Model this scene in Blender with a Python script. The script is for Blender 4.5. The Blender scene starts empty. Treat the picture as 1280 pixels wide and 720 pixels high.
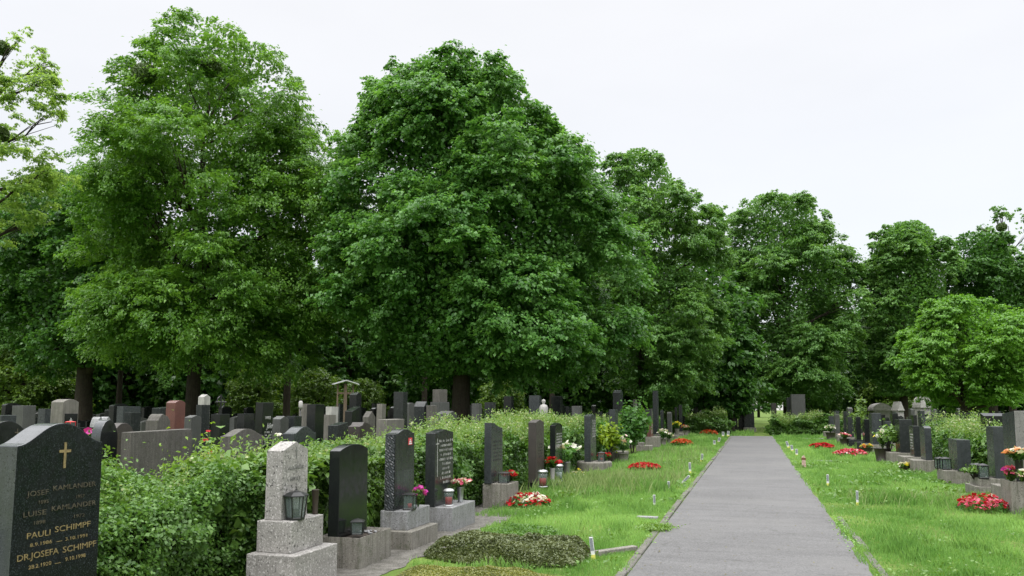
import bpy, bmesh, math, random
import numpy as np
from mathutils import Vector, Matrix, noise as mnoise

random.seed(7)
RNG = np.random.default_rng(7)
scene = bpy.context.scene
COL = scene.collection
R = math.radians

# ------------------------------------------------------------------ camera
F = 1000.0                                   # focal length in pixels of the 1280 px wide photograph
PITCH = math.atan(0.10)
YAW = math.atan(0.301 * math.cos(PITCH))
EYE = 1.6
HV = np.array([-math.sin(YAW), math.cos(YAW), 0.0])
RV = np.array([math.cos(YAW), math.sin(YAW), 0.0])
FW = HV * math.cos(PITCH) + np.array([0, 0, math.sin(PITCH)])
UP = np.cross(RV, FW)
CAM = np.array([0, 0, EYE])

def ray(px, py): return FW + RV * (px - 640) / F + UP * (411 - py) / F
def on_z(px, py, z=0.0):
    d = ray(px, py); return CAM + d * (z - EYE) / d[2]
def on_x(px, py, x):
    d = ray(px, py); return CAM + d * x / d[0]
def on_y(px, py, y):
    d = ray(px, py); return CAM + d * y / d[1]
def at_depth(px, py, D):
    d = ray(px, py); return CAM + d * D / (d @ HV)

cd = bpy.data.cameras.new('camera'); cam = bpy.data.objects.new('camera', cd); COL.objects.link(cam)
cd.sensor_fit = 'HORIZONTAL'; cd.sensor_width = 36.0; cd.lens = 36.0 * F / 1280.0
cd.shift_y = 51.0 / 1280.0; cd.clip_start = 0.05; cd.clip_end = 2000
cam.matrix_world = Matrix(((RV[0], UP[0], -FW[0], 0), (RV[1], UP[1], -FW[1], 0), (RV[2], UP[2], -FW[2], EYE), (0, 0, 0, 1)))
scene.camera = cam

# ------------------------------------------------------------------ world: overcast sky
SUN_EL, SUN_AZ = R(58), R(200)
w = bpy.data.worlds.new('World'); scene.world = w; w.use_nodes = True
nt = w.node_tree; nt.nodes.clear()
N = nt.nodes.new; L = nt.links.new
out = N('ShaderNodeOutputWorld'); add = N('ShaderNodeAddShader')
sky = N('ShaderNodeTexSky'); sky.sky_type = 'NISHITA'; sky.sun_disc = False
sky.sun_elevation = SUN_EL; sky.sun_rotation = SUN_AZ
b1 = N('ShaderNodeBackground'); b1.inputs[1].default_value = 0.05
L(sky.outputs[0], b1.inputs[0])
tc = N('ShaderNodeTexCoord'); sep = N('ShaderNodeSeparateXYZ'); L(tc.outputs['Generated'], sep.inputs[0])
ramp = N('ShaderNodeValToRGB'); L(sep.outputs[2], ramp.inputs[0])
e = ramp.color_ramp.elements
e[0].position = 0.0; e[0].color = (.172, .168, .165, 1)
e[1].position = 1.0; e[1].color = (1, .99, .975, 1)
for p_, c_ in ((.12, (.176, .172, .167)), (.30, (.189, .1845, .179)), (.47, (.200, .195, .189)), (.56, (.58, .575, .57)), (.75, (.87, .862, .85))):
    q = e.new(p_); q.color = c_ + (1,)
nz = N('ShaderNodeTexNoise'); nz.inputs['Scale'].default_value = 2.2; nz.inputs['Detail'].default_value = 5
mp = N('ShaderNodeMapping'); mp.inputs['Scale'].default_value = (1, 1, 3.0); L(tc.outputs['Generated'], mp.inputs[0]); L(mp.outputs[0], nz.inputs[0])
mr = N('ShaderNodeMapRange'); mr.inputs[1].default_value = .3; mr.inputs[2].default_value = .7
mr.inputs[3].default_value = .955; mr.inputs[4].default_value = 1.03; L(nz.outputs[0], mr.inputs[0])
mul = N('ShaderNodeVectorMath'); mul.operation = 'SCALE'; L(ramp.outputs[0], mul.inputs[0]); L(mr.outputs[0], mul.inputs['Scale'])
b2 = N('ShaderNodeBackground'); b2.inputs[1].default_value = 4.4; L(mul.outputs[0], b2.inputs[0])
L(b1.outputs[0], add.inputs[0]); L(b2.outputs[0], add.inputs[1]); L(add.outputs[0], out.inputs[0])
w.cycles.sampling_method = 'MANUAL'; w.cycles.sample_map_resolution = 512

sl = bpy.data.lights.new('sun', 'SUN'); sl.energy = 1.5; sl.angle = R(25); sl.color = (1, .97, .92)
so = bpy.data.objects.new('sun', sl); COL.objects.link(so)
# sun_rotation 0 = +Y, turning clockwise seen from above
sd = Vector((math.sin(SUN_AZ) * math.cos(SUN_EL), math.cos(SUN_AZ) * math.cos(SUN_EL), math.sin(SUN_EL)))
so.rotation_euler = sd.to_track_quat('Z', 'Y').to_euler()

vs = scene.view_settings
vs.view_transform = 'Standard'; vs.look = 'None'; vs.exposure = 0.0; vs.gamma = 1.0; vs.use_curve_mapping = False
cy = scene.cycles
cy.max_bounces = 7; cy.diffuse_bounces = 3; cy.glossy_bounces = 2; cy.transmission_bounces = 4; cy.transparent_max_bounces = 8
cy.caustics_reflective = False; cy.caustics_refractive = False
cy.use_denoising = True
cy.use_adaptive_sampling = True

# ------------------------------------------------------------------ materials
def new_mat(name):
    m = bpy.data.materials.new(name); m.use_nodes = True
    t = m.node_tree; bs = t.nodes['Principled BSDF']
    return m, t, bs

def mix_rgb(t, fac, a, b, mode='MIX'):
    n = t.nodes.new('ShaderNodeMix'); n.data_type = 'RGBA'; n.blend_type = mode
    for sock, v in ((n.inputs[0], fac), (n.inputs[6], a), (n.inputs[7], b)):
        if hasattr(v, 'links') or hasattr(v, 'is_linked'): t.links.new(v, sock)
        elif isinstance(v, (int, float)): sock.default_value = v
        else: sock.default_value = tuple(v) + (1,)
    return n.outputs[2]

def noise_fac(t, coord, scale, lo, hi, detail=4, rough=.55, stretch=None):
    if stretch:
        mpn = t.nodes.new('ShaderNodeMapping'); mpn.inputs['Scale'].default_value = stretch
        t.links.new(coord, mpn.inputs[0]); coord = mpn.outputs[0]
    n = t.nodes.new('ShaderNodeTexNoise'); n.inputs['Scale'].default_value = scale
    n.inputs['Detail'].default_value = detail; n.inputs['Roughness'].default_value = rough
    t.links.new(coord, n.inputs[0])
    m = t.nodes.new('ShaderNodeMapRange'); m.inputs[1].default_value = lo; m.inputs[2].default_value = hi
    t.links.new(n.outputs[0], m.inputs[0])
    return m.outputs[0]

def obj_coord(t):
    c = t.nodes.new('ShaderNodeTexCoord'); info = t.nodes.new('ShaderNodeObjectInfo')
    a = t.nodes.new('ShaderNodeVectorMath'); a.operation = 'MULTIPLY_ADD'
    t.links.new(info.outputs['Random'], a.inputs[0]); a.inputs[1].default_value = (37, 51, 29)
    t.links.new(c.outputs['Object'], a.inputs[2])
    return a.outputs[0]

def stone(name, base, speck=None, speck_scale=260, rough=.3, streak=None, streak_amt=.0, lichen=None, lichen_amt=0.0, bump=.0, spec=.5):
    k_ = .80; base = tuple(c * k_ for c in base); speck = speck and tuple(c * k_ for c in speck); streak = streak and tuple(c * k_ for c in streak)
    m, t, bs = new_mat(name); co = obj_coord(t)
    col = mix_rgb(t, noise_fac(t, co, 5, .3, .7), tuple(c * .82 for c in base), tuple(c * 1.18 for c in base))
    if speck:
        col = mix_rgb(t, noise_fac(t, co, speck_scale, .56, .66, 2), col, speck)
        col = mix_rgb(t, noise_fac(t, co, speck_scale * .7, .60, .68, 2), col, tuple(c * .18 for c in base))
    if streak:
        col = mix_rgb(t, noise_fac(t, co, 3.0, .45, .75, 6, .65, (9, 9, .7)), col, streak) if streak_amt >= 1 else \
              mix_rgb(t, mul_f(t, noise_fac(t, co, 3.0, .42, .72, 6, .65, (9, 9, .7)), streak_amt), col, streak)
    if lichen:
        col = mix_rgb(t, mul_f(t, noise_fac(t, co, 9, .52, .68, 8, .7), lichen_amt), col, lichen)
    t.links.new(col, bs.inputs['Base Color'])
    rr = t.nodes.new('ShaderNodeMapRange'); rr.inputs[3].default_value = max(.05, rough - .09); rr.inputs[4].default_value = rough + .14
    t.links.new(noise_fac(t, co, 12, .3, .7, 6), rr.inputs[0]); t.links.new(rr.outputs[0], bs.inputs['Roughness'])
    bs.inputs['Specular IOR Level'].default_value = spec
    if bump:
        b = t.nodes.new('ShaderNodeBump'); b.inputs['Strength'].default_value = bump; b.inputs['Distance'].default_value = .01
        t.links.new(noise_fac(t, co, 60, .2, .8, 8, .7), b.inputs['Height']); t.links.new(b.outputs[0], bs.inputs['Normal'])
    return m

def mul_f(t, a, k):
    n = t.nodes.new('ShaderNodeMath'); n.operation = 'MULTIPLY'; t.links.new(a, n.inputs[0]); n.inputs[1].default_value = k
    return n.outputs[0]

def plain(name, col, rough=.5, metal=0.0, spec=.5, var=.15, scale=30):
    col = tuple(c * .86 for c in col)
    m, t, bs = new_mat(name); co = obj_coord(t)
    c = mix_rgb(t, noise_fac(t, co, scale, .3, .7), tuple(x * (1 - var) for x in col), tuple(min(1, x * (1 + var)) for x in col))
    t.links.new(c, bs.inputs['Base Color']); bs.inputs['Roughness'].default_value = rough
    bs.inputs['Metallic'].default_value = metal; bs.inputs['Specular IOR Level'].default_value = spec
    return m

def leafmat(name, dark, light, trans=.40, rough=.42, spec=.45, tcol=None):
    """per-leaf pigment from the face attribute 'tint' (0..1), a waxy reflection and light shining through the blade"""
    m, t, bs = new_mat(name)
    a = t.nodes.new('ShaderNodeAttribute'); a.attribute_name = 'tint'
    col = mix_rgb(t, a.outputs['Fac'], dark, light)
    t.links.new(col, bs.inputs['Base Color']); bs.inputs['Roughness'].default_value = rough
    bs.inputs['Specular IOR Level'].default_value = spec
    tr = t.nodes.new('ShaderNodeBsdfTranslucent')
    tcolr = mix_rgb(t, a.outputs['Fac'], tuple(min(1, c * k) for c, k in zip(dark, (1.5, 1.45, .8))), tuple(min(1, c * k) for c, k in zip(light, (1.5, 1.4, .8))))
    t.links.new(tcolr, tr.inputs[0])
    mx = t.nodes.new('ShaderNodeMixShader'); mx.inputs[0].default_value = trans
    t.links.new(bs.outputs[0], mx.inputs[1]); t.links.new(tr.outputs[0], mx.inputs[2])
    t.links.new(mx.outputs[0], t.nodes['Material Output'].inputs[0])
    return m

M = {}
M['black'] = stone('black_granite', (.011, .013, .013), (.035, .038, .038), 420, .14, spec=.3)
M['dark'] = stone('dark_granite', (.020, .023, .024), (.06, .066, .068), 220, .2, streak=(.045, .05, .048), streak_amt=.5, spec=.35)
M['schimpf'] = stone('dark_speckled_granite', (.0065, .009, .0105), (.045, .055, .062), 170, .2, streak=(.014, .017, .017), streak_amt=.4, spec=.2)
M['sawn'] = stone('sawn_granite_edge', (.062, .068, .074), (.11, .12, .125), 150, .17, streak=(.05, .054, .056), streak_amt=.5)  # lightened edge tone puts the sky's reflection on stone tops into the colour
M['sawnpale'] = stone('pale_sawn_edge', (.20, .198, .19), (.32, .32, .31), 110, .55, streak=(.11, .11, .10), streak_amt=.5)
M['mid'] = stone('grey_granite', (.068, .069, .067), (.15, .155, .15), 200, .42, streak=(.036, .037, .034), streak_amt=.6, bump=.15)  # base darkened to stand for tree shade over the field stones
M['slate'] = stone('slate_grey_granite', (.040, .046, .050), (.10, .11, .115), 220, .25, streak=(.022, .024, .023), streak_amt=.5, spec=.35)
M['light'] = stone('light_speckled_granite', (.31, .297, .28), (.60, .58, .56), 62, .65, streak=(.17, .16, .145), streak_amt=.4, bump=.4)
M['pale'] = stone('pale_stone', (.17, .158, .14), None, 100, .75, streak=(.085, .08, .066), streak_amt=.8, lichen=(.06, .065, .04), lichen_amt=.5, bump=.4)  # base lowered, tree shade of the field is put into the colour
M['weather'] = stone('weathered_stone', (.105, .097, .087), (.17, .16, .145), 90, .8, streak=(.05, .047, .04), streak_amt=.9, lichen=(.055, .06, .035), lichen_amt=.5, bump=.5)  # streaks and lichen are wear; base also darkened for tree shade
M['concrete'] = stone('weathered_concrete', (.245, .230, .20), (.36, .34, .30), 90, .8, streak=(.095, .09, .07), streak_amt=.85, lichen=(.055, .066, .03), lichen_amt=.6, bump=.5)
M['basegrey'] = stone('grey_base_granite', (.275, .278, .285), (.46, .46, .47), 80, .55, streak=(.13, .13, .12), streak_amt=.65, lichen=(.075, .082, .045), lichen_amt=.35, bump=.3)
M['brown'] = stone('brown_stone', (.045, .037, .033), (.085, .07, .06), 160, .45, streak=(.035, .03, .026), streak_amt=.6, bump=.3)
M['red'] = stone('red_granite', (.12, .043, .034), (.24, .11, .09), 240, .38, streak=(.08, .03, .025), streak_amt=.4)
M['white'] = stone('white_stone', (.42, .41, .39), None, 100, .7, streak=(.2, .19, .175), streak_amt=.6)
M['gold'] = plain('gold_lettering', (.27, .205, .095), .55, .25, var=.35, scale=60)
M['oldgold'] = plain('faded_gold_lettering', (.085, .074, .050), .55, .2, var=.6, scale=50)
M['silver'] = plain('pale_lettering', (.55, .55, .53), .5, .2, var=.2)
M['greytext'] = plain('worn_grey_lettering', (.20, .20, .19), .6, 0, var=.3)
M['ironblack'] = plain('black_painted_metal', (.018, .019, .019), .35, .3)
M['bronze'] = plain('brown_bronze', (.055, .042, .032), .5, .4)
M['steel'] = plain('zinc_vase', (.40, .41, .42), .35, .8)
M['redplastic'] = plain('red_candle', (.55, .025, .03), .35)
M['rust'] = plain('rust', (.16, .07, .035), .8)
M['wood'] = plain('old_wood', (.12, .085, .055), .8, var=.4)
M['palewood'] = plain('pale_peg_wood', (.48, .34, .29), .8, var=.3)
M['soil'] = plain('dark_soil', (.045, .034, .024), .95, var=.5, scale=60)
M['stakewhite'] = plain('white_plastic', (.72, .73, .72), .45, var=.08)
M['stakegrey'] = plain('grey_label_strip', (.22, .24, .26), .5, var=.3, scale=90)
M['stakeyellow'] = plain('yellow_plastic', (.72, .70, .16), .45, var=.1)
M['sticker'] = plain('red_sticker', (.60, .045, .06), .45)
M['roofmetal'] = plain('pale_roof_metal', (.55, .56, .57), .45, .4)
M['kerbstone'] = stone('mossy_kerb_stone', (.15, .142, .125), (.22, .21, .19), 90, .85, streak=(.075, .072, .058), streak_amt=.8, lichen=(.05, .07, .025), lichen_amt=.8, bump=.6)
M['bark'] = stone('bark', (.055, .044, .034), None, 20, .9, streak=(.022, .018, .014), streak_amt=1, lichen=(.06, .075, .04), lichen_amt=.5, bump=.9, spec=.2)
gm, gt, gb = new_mat('lantern_glass'); gb.inputs['Base Color'].default_value = (.20, .25, .24, 1); gb.inputs['Roughness'].default_value = .05
trn = gt.nodes.new('ShaderNodeBsdfTransparent'); trn.inputs[0].default_value = (.82, .88, .86, 1); gmx = gt.nodes.new('ShaderNodeMixShader'); gmx.inputs[0].default_value = .30
gt.links.new(trn.outputs[0], gmx.inputs[1]); gt.links.new(gb.outputs[0], gmx.inputs[2]); gt.links.new(gmx.outputs[0], gt.nodes['Material Output'].inputs[0]); M['glass'] = gm

M['maple'] = leafmat('maple_leaf', (0.055, 0.161, 0.029), (0.149, 0.320, 0.074))
M['linden'] = leafmat('linden_leaf', (0.066, 0.170, 0.033), (0.176, 0.338, 0.086))
M['ash'] = leafmat('ash_leaf', (0.064, 0.170, 0.020), (0.171, 0.338, 0.052))
M['darkleaf'] = leafmat('dark_leaf', (0.039, 0.120, 0.020), (0.095, 0.221, 0.045))
M['robinia'] = leafmat('robinia_leaf', (0.082, 0.215, 0.02), (0.165, 0.345, 0.048), .4)
M['pale_leaf'] = leafmat('pale_leaf', (0.14, 0.25, 0.055), (0.27, 0.41, 0.11), .62)
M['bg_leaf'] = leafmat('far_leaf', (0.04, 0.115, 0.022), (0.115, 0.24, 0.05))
M['bg_bright'] = leafmat('far_bright_leaf', (.075, .15, .02), (.17, .28, .05), .4)
M['mistletoe'] = leafmat('mistletoe', (0.05, 0.098, 0.018), (0.105, 0.17, 0.04), .2)
M['privet'] = leafmat('privet_leaf', (0.038, 0.112, 0.016), (0.138, 0.262, 0.048), .3)
M['broad'] = leafmat('broad_leaf', (0.058, 0.135, 0.02), (0.152, 0.27, 0.052), .3)
M['weed'] = leafmat('weed_leaf', (0.082, 0.165, 0.032), (0.195, 0.31, 0.088), .4)
M['lime2'] = leafmat('light_green_leaf', (.10, .20, .016), (.23, .36, .045), .4)
M['lime'] = leafmat('lime_leaf', (0.12, 0.215, 0.012), (0.27, 0.37, 0.03), .4)
M['coton'] = leafmat('cotoneaster_leaf', (0.055, 0.076, 0.026), (0.155, 0.185, 0.072), .2)
M['sedum'] = leafmat('sedum_leaf', (0.08, 0.1, 0.022), (0.26, 0.265, 0.055), .25)
M['grass'] = leafmat('grass_blade', (0.098, 0.222, 0.046), (0.255, 0.435, 0.125), .35, .55, .3)
M['drygrass'] = leafmat('seeding_grass', (0.13, 0.205, 0.065), (0.27, 0.35, 0.16), .35, .6, .2)
def petal(name, a, b): return leafmat(name, tuple(c * .8 for c in a), tuple(c * .8 for c in b), .25, .6, .2)
M['p_red'] = petal('red_petal', (.36, .010, .016), (.58, .022, .035))
M['p_pink'] = petal('pink_petal', (.58, .05, .13), (.80, .22, .30))
M['p_white'] = petal('white_petal', (.66, .64, .52), (.86, .85, .80))
M['p_orange'] = petal('orange_petal', (.75, .17, .05), (.88, .50, .30))
M['p_scarlet'] = petal('scarlet_petal', (.48, .08, .025), (.62, .13, .04))
M['p_magenta'] = petal('magenta_petal', (.45, .02, .26), (.68, .10, .42))
M['p_yellow'] = petal('yellow_petal', (.75, .62, .04), (.85, .75, .15))
M['p_blush'] = petal('blush_petal', (.62, .38, .36), (.82, .68, .64))

# ------------------------------------------------------------------ object helpers
def link(o, parent=None):
    COL.objects.link(o)
    if parent is not None: o.parent = parent
    return o

def tag(o, label=None, cat=None, group=None, kind=None):
    if label: o['label'] = label
    if cat: o['category'] = cat
    if group: o['group'] = group
    if kind: o['kind'] = kind
    return o

def thing(name, label, cat, loc=(0, 0, 0), rz=0.0, group=None):
    o = bpy.data.objects.new(name, None); o.empty_display_size = .1
    o.location = loc; o.rotation_euler = (0, 0, rz)
    link(o); return tag(o, label, cat, group)

def from_bm(name, bm, mat, parent=None, smooth=False):
    me = bpy.data.meshes.new(name); bm.normal_update(); bm.to_mesh(me); bm.free()
    me.materials.append(mat)
    if smooth: me.polygons.foreach_set('use_smooth', [True] * len(me.polygons))
    return link(bpy.data.objects.new(name, me), parent)

def from_arrays(name, V, k, mat, parent=None, tint=None, smooth=False):
    """V: (n, k, 3) array: n separate k-sided faces"""
    n = len(V); me = bpy.data.meshes.new(name)
    me.vertices.add(n * k); me.vertices.foreach_set('co', np.ascontiguousarray(V, dtype=np.float32).ravel())
    me.loops.add(n * k); me.loops.foreach_set('vertex_index', np.arange(n * k, dtype=np.int32))
    me.polygons.add(n); me.polygons.foreach_set('loop_start', np.arange(0, n * k, k, dtype=np.int32))
    if tint is not None:
        at = me.attributes.new('tint', 'FLOAT', 'FACE'); at.data.foreach_set('value', np.clip(tint, 0, 1).astype(np.float32))
    me.materials.append(mat); me.update(calc_edges=True)
    return link(bpy.data.objects.new(name, me), parent)

def bm_box(bm, x0, x1, y0, y1, z0, z1):
    v = [bm.verts.new((x, y, z)) for z in (z0, z1) for y in (y0, y1) for x in (x0, x1)]
    for f in ((0, 2, 3, 1), (4, 5, 7, 6), (0, 1, 5, 4), (1, 3, 7, 5), (3, 2, 6, 7), (2, 0, 4, 6)):
        bm.faces.new([v[i] for i in f])

def bevel(bm, off, ang=30, seg=2):
    bm.normal_update()
    ed = [e_ for e_ in bm.edges if len(e_.link_faces) == 2 and e_.calc_face_angle(0) > R(ang)]
    if ed: bmesh.ops.bevel(bm, geom=ed, offset=off, segments=seg, profile=.6, affect='EDGES')

def box(name, dims, mat, parent=None, bev=.008, chips=0.0):
    bm = bmesh.new(); bm_box(bm, *dims)
    if bev: bevel(bm, bev)
    return from_bm(name, bm, mat, parent)

def bm_lathe(bm, prof, n=16, cx=0, cy=0, cap=True, rot=0.0):
    rings = []
    for r_, z in prof:
        rings.append([bm.verts.new((cx + r_ * math.cos(rot + 2 * math.pi * i / n), cy + r_ * math.sin(rot + 2 * math.pi * i / n), z)) for i in range(n)])
    for a, b in zip(rings, rings[1:]):
        for i in range(n): bm.faces.new((a[i], a[(i + 1) % n], b[(i + 1) % n], b[i]))
    if cap:
        bm.faces.new(rings[0][::-1]); bm.faces.new(rings[-1])

def lathe(name, prof, mat, parent=None, n=16, smooth=True, loc=(0, 0), rot=0.0):
    bm = bmesh.new(); bm_lathe(bm, prof, n, loc[0], loc[1], True, rot)
    o = from_bm(name, bm, mat, parent)
    if smooth:
        me = o.data; me.polygons.foreach_set('use_smooth', [len(p.vertices) == 4 for p in me.polygons])
    return o

def bm_tube(bm, pts, rad, n=6):
    pts = [Vector(p) for p in pts]; rings = []
    ref = Vector((.31, .87, .38))
    for i, p in enumerate(pts):
        d = (pts[min(i + 1, len(pts) - 1)] - pts[max(i - 1, 0)]).normalized()
        a = d.cross(ref).normalized(); b = d.cross(a)
        rings.append([bm.verts.new(p + (a * math.cos(2 * math.pi * k / n) + b * math.sin(2 * math.pi * k / n)) * rad[i]) for k in range(n)])
    for a, b in zip(rings, rings[1:]):
        for k in range(n): bm.faces.new((a[k], a[(k + 1) % n], b[(k + 1) % n], b[k]))
    bm.faces.new(rings[0][::-1]); bm.faces.new(rings[-1])

# ------------------------------------------------------------------ foliage helpers
def unit(a): return a / np.maximum(np.linalg.norm(a, axis=1, keepdims=True), 1e-9)

def leaf_quads(P, Nn, size, aspect=.7, droop=.15, rng=RNG, dirs=None):
    """one pointed, slightly folded blade per point"""
    n = len(P)
    t = rng.normal(size=(n, 3)) if dirs is None else dirs + rng.normal(size=(n, 3)) * .35
    t = unit(t - Nn * np.sum(t * Nn, axis=1, keepdims=True)); b = np.cross(Nn, t)
    s = size if np.ndim(size) else np.full(n, size)
    s = s[:, None]
    a0 = P - t * s * .5
    a2 = P + t * s * .5 - Nn * s * droop * rng.uniform(.2, 1.6, (n, 1))
    mid = P - t * s * .06 - Nn * s * .02
    wv = b * s * aspect * .5
    return np.stack([a0, mid + wv + Nn * s * .08, a2, mid - wv + Nn * s * .08], axis=1)

def vnoise(x, y, seed=0):
    """smooth value noise 0..1 on a unit lattice"""
    tab = np.random.default_rng(seed).random((64, 64))
    xi = np.floor(x).astype(int); yi = np.floor(y).astype(int); fx = x - xi; fy = y - yi
    fx = fx * fx * (3 - 2 * fx); fy = fy * fy * (3 - 2 * fy)
    g = lambda i, j: tab[i % 64, j % 64]
    return (g(xi, yi) * (1 - fx) + g(xi + 1, yi) * fx) * (1 - fy) + (g(xi, yi + 1) * (1 - fx) + g(xi + 1, yi + 1) * fx) * fy
# ------------------------------------------------------------------ trees
class Envelope:
    """crown outline: radius by height and direction (right / other side of the trunk differ)"""
    def __init__(s, z, rl, rr, deep=1.0, rag=0.0, seed=0):
        s.z = np.array(z); s.rl = np.array(rl); s.rr = np.array(rr); s.deep = deep; s.rag = rag; s.seed = seed
    def R(s, z, phi):
        rl = np.interp(z, s.z, s.rl); rr = np.interp(z, s.z, s.rr); c = np.cos(phi)
        off = (rr - rl) / 2; half = np.maximum((rr + rl) / 2, .05)
        if s.rag:   # boughs stand out, hollows lie between them
            half = half * (1 + s.rag * (vnoise(np.asarray(z) * .55 + s.seed, np.asarray(phi) * 1.3 + 20, s.seed) - .55) * 2)
        return off, half
    def point(s, z, phi, frac):
        off, half = s.R(z, phi)
        a = off + half * frac * np.cos(phi); b = half * s.deep * frac * np.sin(phi)
        return RV[None, :] * a[:, None] + HV[None, :] * b[:, None] + np.array([0, 0, 1.])[None, :] * z[:, None]

def crown_points(env, n_lobes, n_leaves, rng, lobe_k, sparse, inner, flat, fringe):
    z0, z1 = env.z.min(), env.z.max()
    zz = np.linspace(z0, z1, 200); off, half = env.R(zz, np.zeros(200))
    wt = half + .12 * half.max(); cdf = np.cumsum(wt) / wt.sum()
    lz = np.interp(rng.random(n_lobes), cdf, zz)
    # more of the lobes on the half turned to the path
    ph = np.where(rng.random(n_lobes) < .62, -np.pi * rng.random(n_lobes), np.pi * rng.random(n_lobes))
    _, half = env.R(lz, ph)
    Rm = np.percentile(half, 80)
    rL = np.clip(Rm * lobe_k * rng.uniform(.65, 1.35, n_lobes), .25, None)
    rL = np.minimum(rL, np.maximum(half * .8, .3)); rL = rL * (.45 + .55 * np.clip((z1 - lz) / (.28 * (z1 - z0)), 0, 1))
    lz = np.clip(lz, z0 + rL * .5, z1 - rL * 1.32)
    # smaller lobes that trace the crown's edge on either side
    no = n_lobes // 2; oz = z0 + (z1 - z0) * (np.arange(no) + rng.random(no)) / no; op = np.where(np.arange(no) % 2 == 0, 0, np.pi) + rng.normal(0, .35, no)
    orl = np.clip(Rm * lobe_k * rng.uniform(.4, .8, no), .2, None) * (.5 + .5 * np.clip((z1 - oz) / (.28 * (z1 - z0)), 0, 1)); oz = np.clip(oz, z0 + orl * .4, z1 - orl * 1.3)
    lz = np.concatenate([lz, oz]); ph = np.concatenate([ph, op]); rL = np.concatenate([rL, orl]); n_lobes += no
    _, half = env.R(lz, ph); rL = np.minimum(rL, np.maximum(half * .8, .25))
    frac = np.clip((half - rL * rng.choice([.75, 1.0, 1.25, 1.5], n_lobes)) / np.maximum(half, .05), .05, 1)
    frac *= np.where(rng.random(n_lobes) < .25, rng.uniform(.45, .95, n_lobes), 1.0)
    LC = env.point(lz, ph, frac)
    axis = np.stack([LC[:, 0], LC[:, 1], np.zeros(n_lobes)], 1); axis = unit(axis + 1e-6)
    # clumps on each lobe
    nc = 13
    li = np.repeat(np.arange(n_lobes), nc)
    d = unit(rng.normal(size=(len(li), 3)) + axis[li] * .75 + np.array([0, 0, .45]))
    CC = LC[li] + d * (rL[li] * rng.uniform(.55, 1.02, len(li)))[:, None] * np.array([1, 1, .85])
    rc = rL[li] * rng.uniform(.30, .50, len(li))
    if sparse:
        keep = rng.random(len(CC)) > sparse; CC, rc, li, d = CC[keep], rc[keep], li[keep], d[keep]
    n_out = int(n_leaves * (1 - inner))
    # every clump carries small sprays, every spray a flat drooping fan of leaves
    ns = 9; si = np.repeat(np.arange(len(CC)), ns)
    gs = unit(rng.normal(size=(len(si), 3)) + d[si] * .7 + np.array([0, 0, .25]))
    SC = CC[si] + gs * (rc[si] * rng.uniform(.45, 1.05, len(si)))[:, None] * np.array([1.1, 1.1, flat * 1.25])
    sd_ = unit(gs * np.array([1, 1, .35]) + d[si] * .5 + np.array([0, 0, -.22]))
    sl_ = rc[si] * rng.uniform(.45, .95, len(si))
    pr = sl_ ** 2; pr /= pr.sum()
    ci = rng.choice(len(SC), n_out, p=pr)
    tt = rng.random(n_out) ** .8; wv = rng.normal(size=(n_out, 3)) * np.array([1, 1, .45])
    P = SC[ci] + sd_[ci] * (sl_[ci] * (tt - .35))[:, None] + wv * (sl_[ci] * (.34 - .18 * tt))[:, None]
    P[:, 2] -= tt ** 2 * sl_[ci] * .35
    fr = rng.random(n_out) < fringe
    P[fr] += sd_[ci][fr] * (rng.exponential(.28, fr.sum()) * sl_[ci][fr])[:, None]
    Nn = unit(gs[ci] * .40 + np.array([0, 0, .85]) + rng.normal(size=(n_out, 3)) * .40)
    cl = si[ci]
    tint_c = rng.normal(.42, .12, len(CC))[cl] + rng.normal(0, .07, n_lobes)[li[cl]] + rng.normal(0, .10, len(SC))[ci]
    dirs = sd_[ci] + np.array([0, 0, -.35])
    n_in = n_leaves - n_out
    iz = np.interp(rng.random(n_in), cdf, zz); iph = rng.uniform(-np.pi, np.pi, n_in)
    IP = env.point(iz, iph, np.sqrt(rng.uniform(.02, .55, n_in)))
    gap = vnoise(IP[:, 2] * .45 + 3, np.arctan2(IP[:, 1], IP[:, 0]) * 2.2 + 30, int(n_lobes)) > (.42 if inner < .15 else .22); IP = IP[gap]; n_in = len(IP)
    IN = unit(rng.normal(size=(n_in, 3)) + np.array([0, 0, 1.0]))
    return P, Nn, tint_c, dirs, IP, IN, LC, rL, CC, rc

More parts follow.
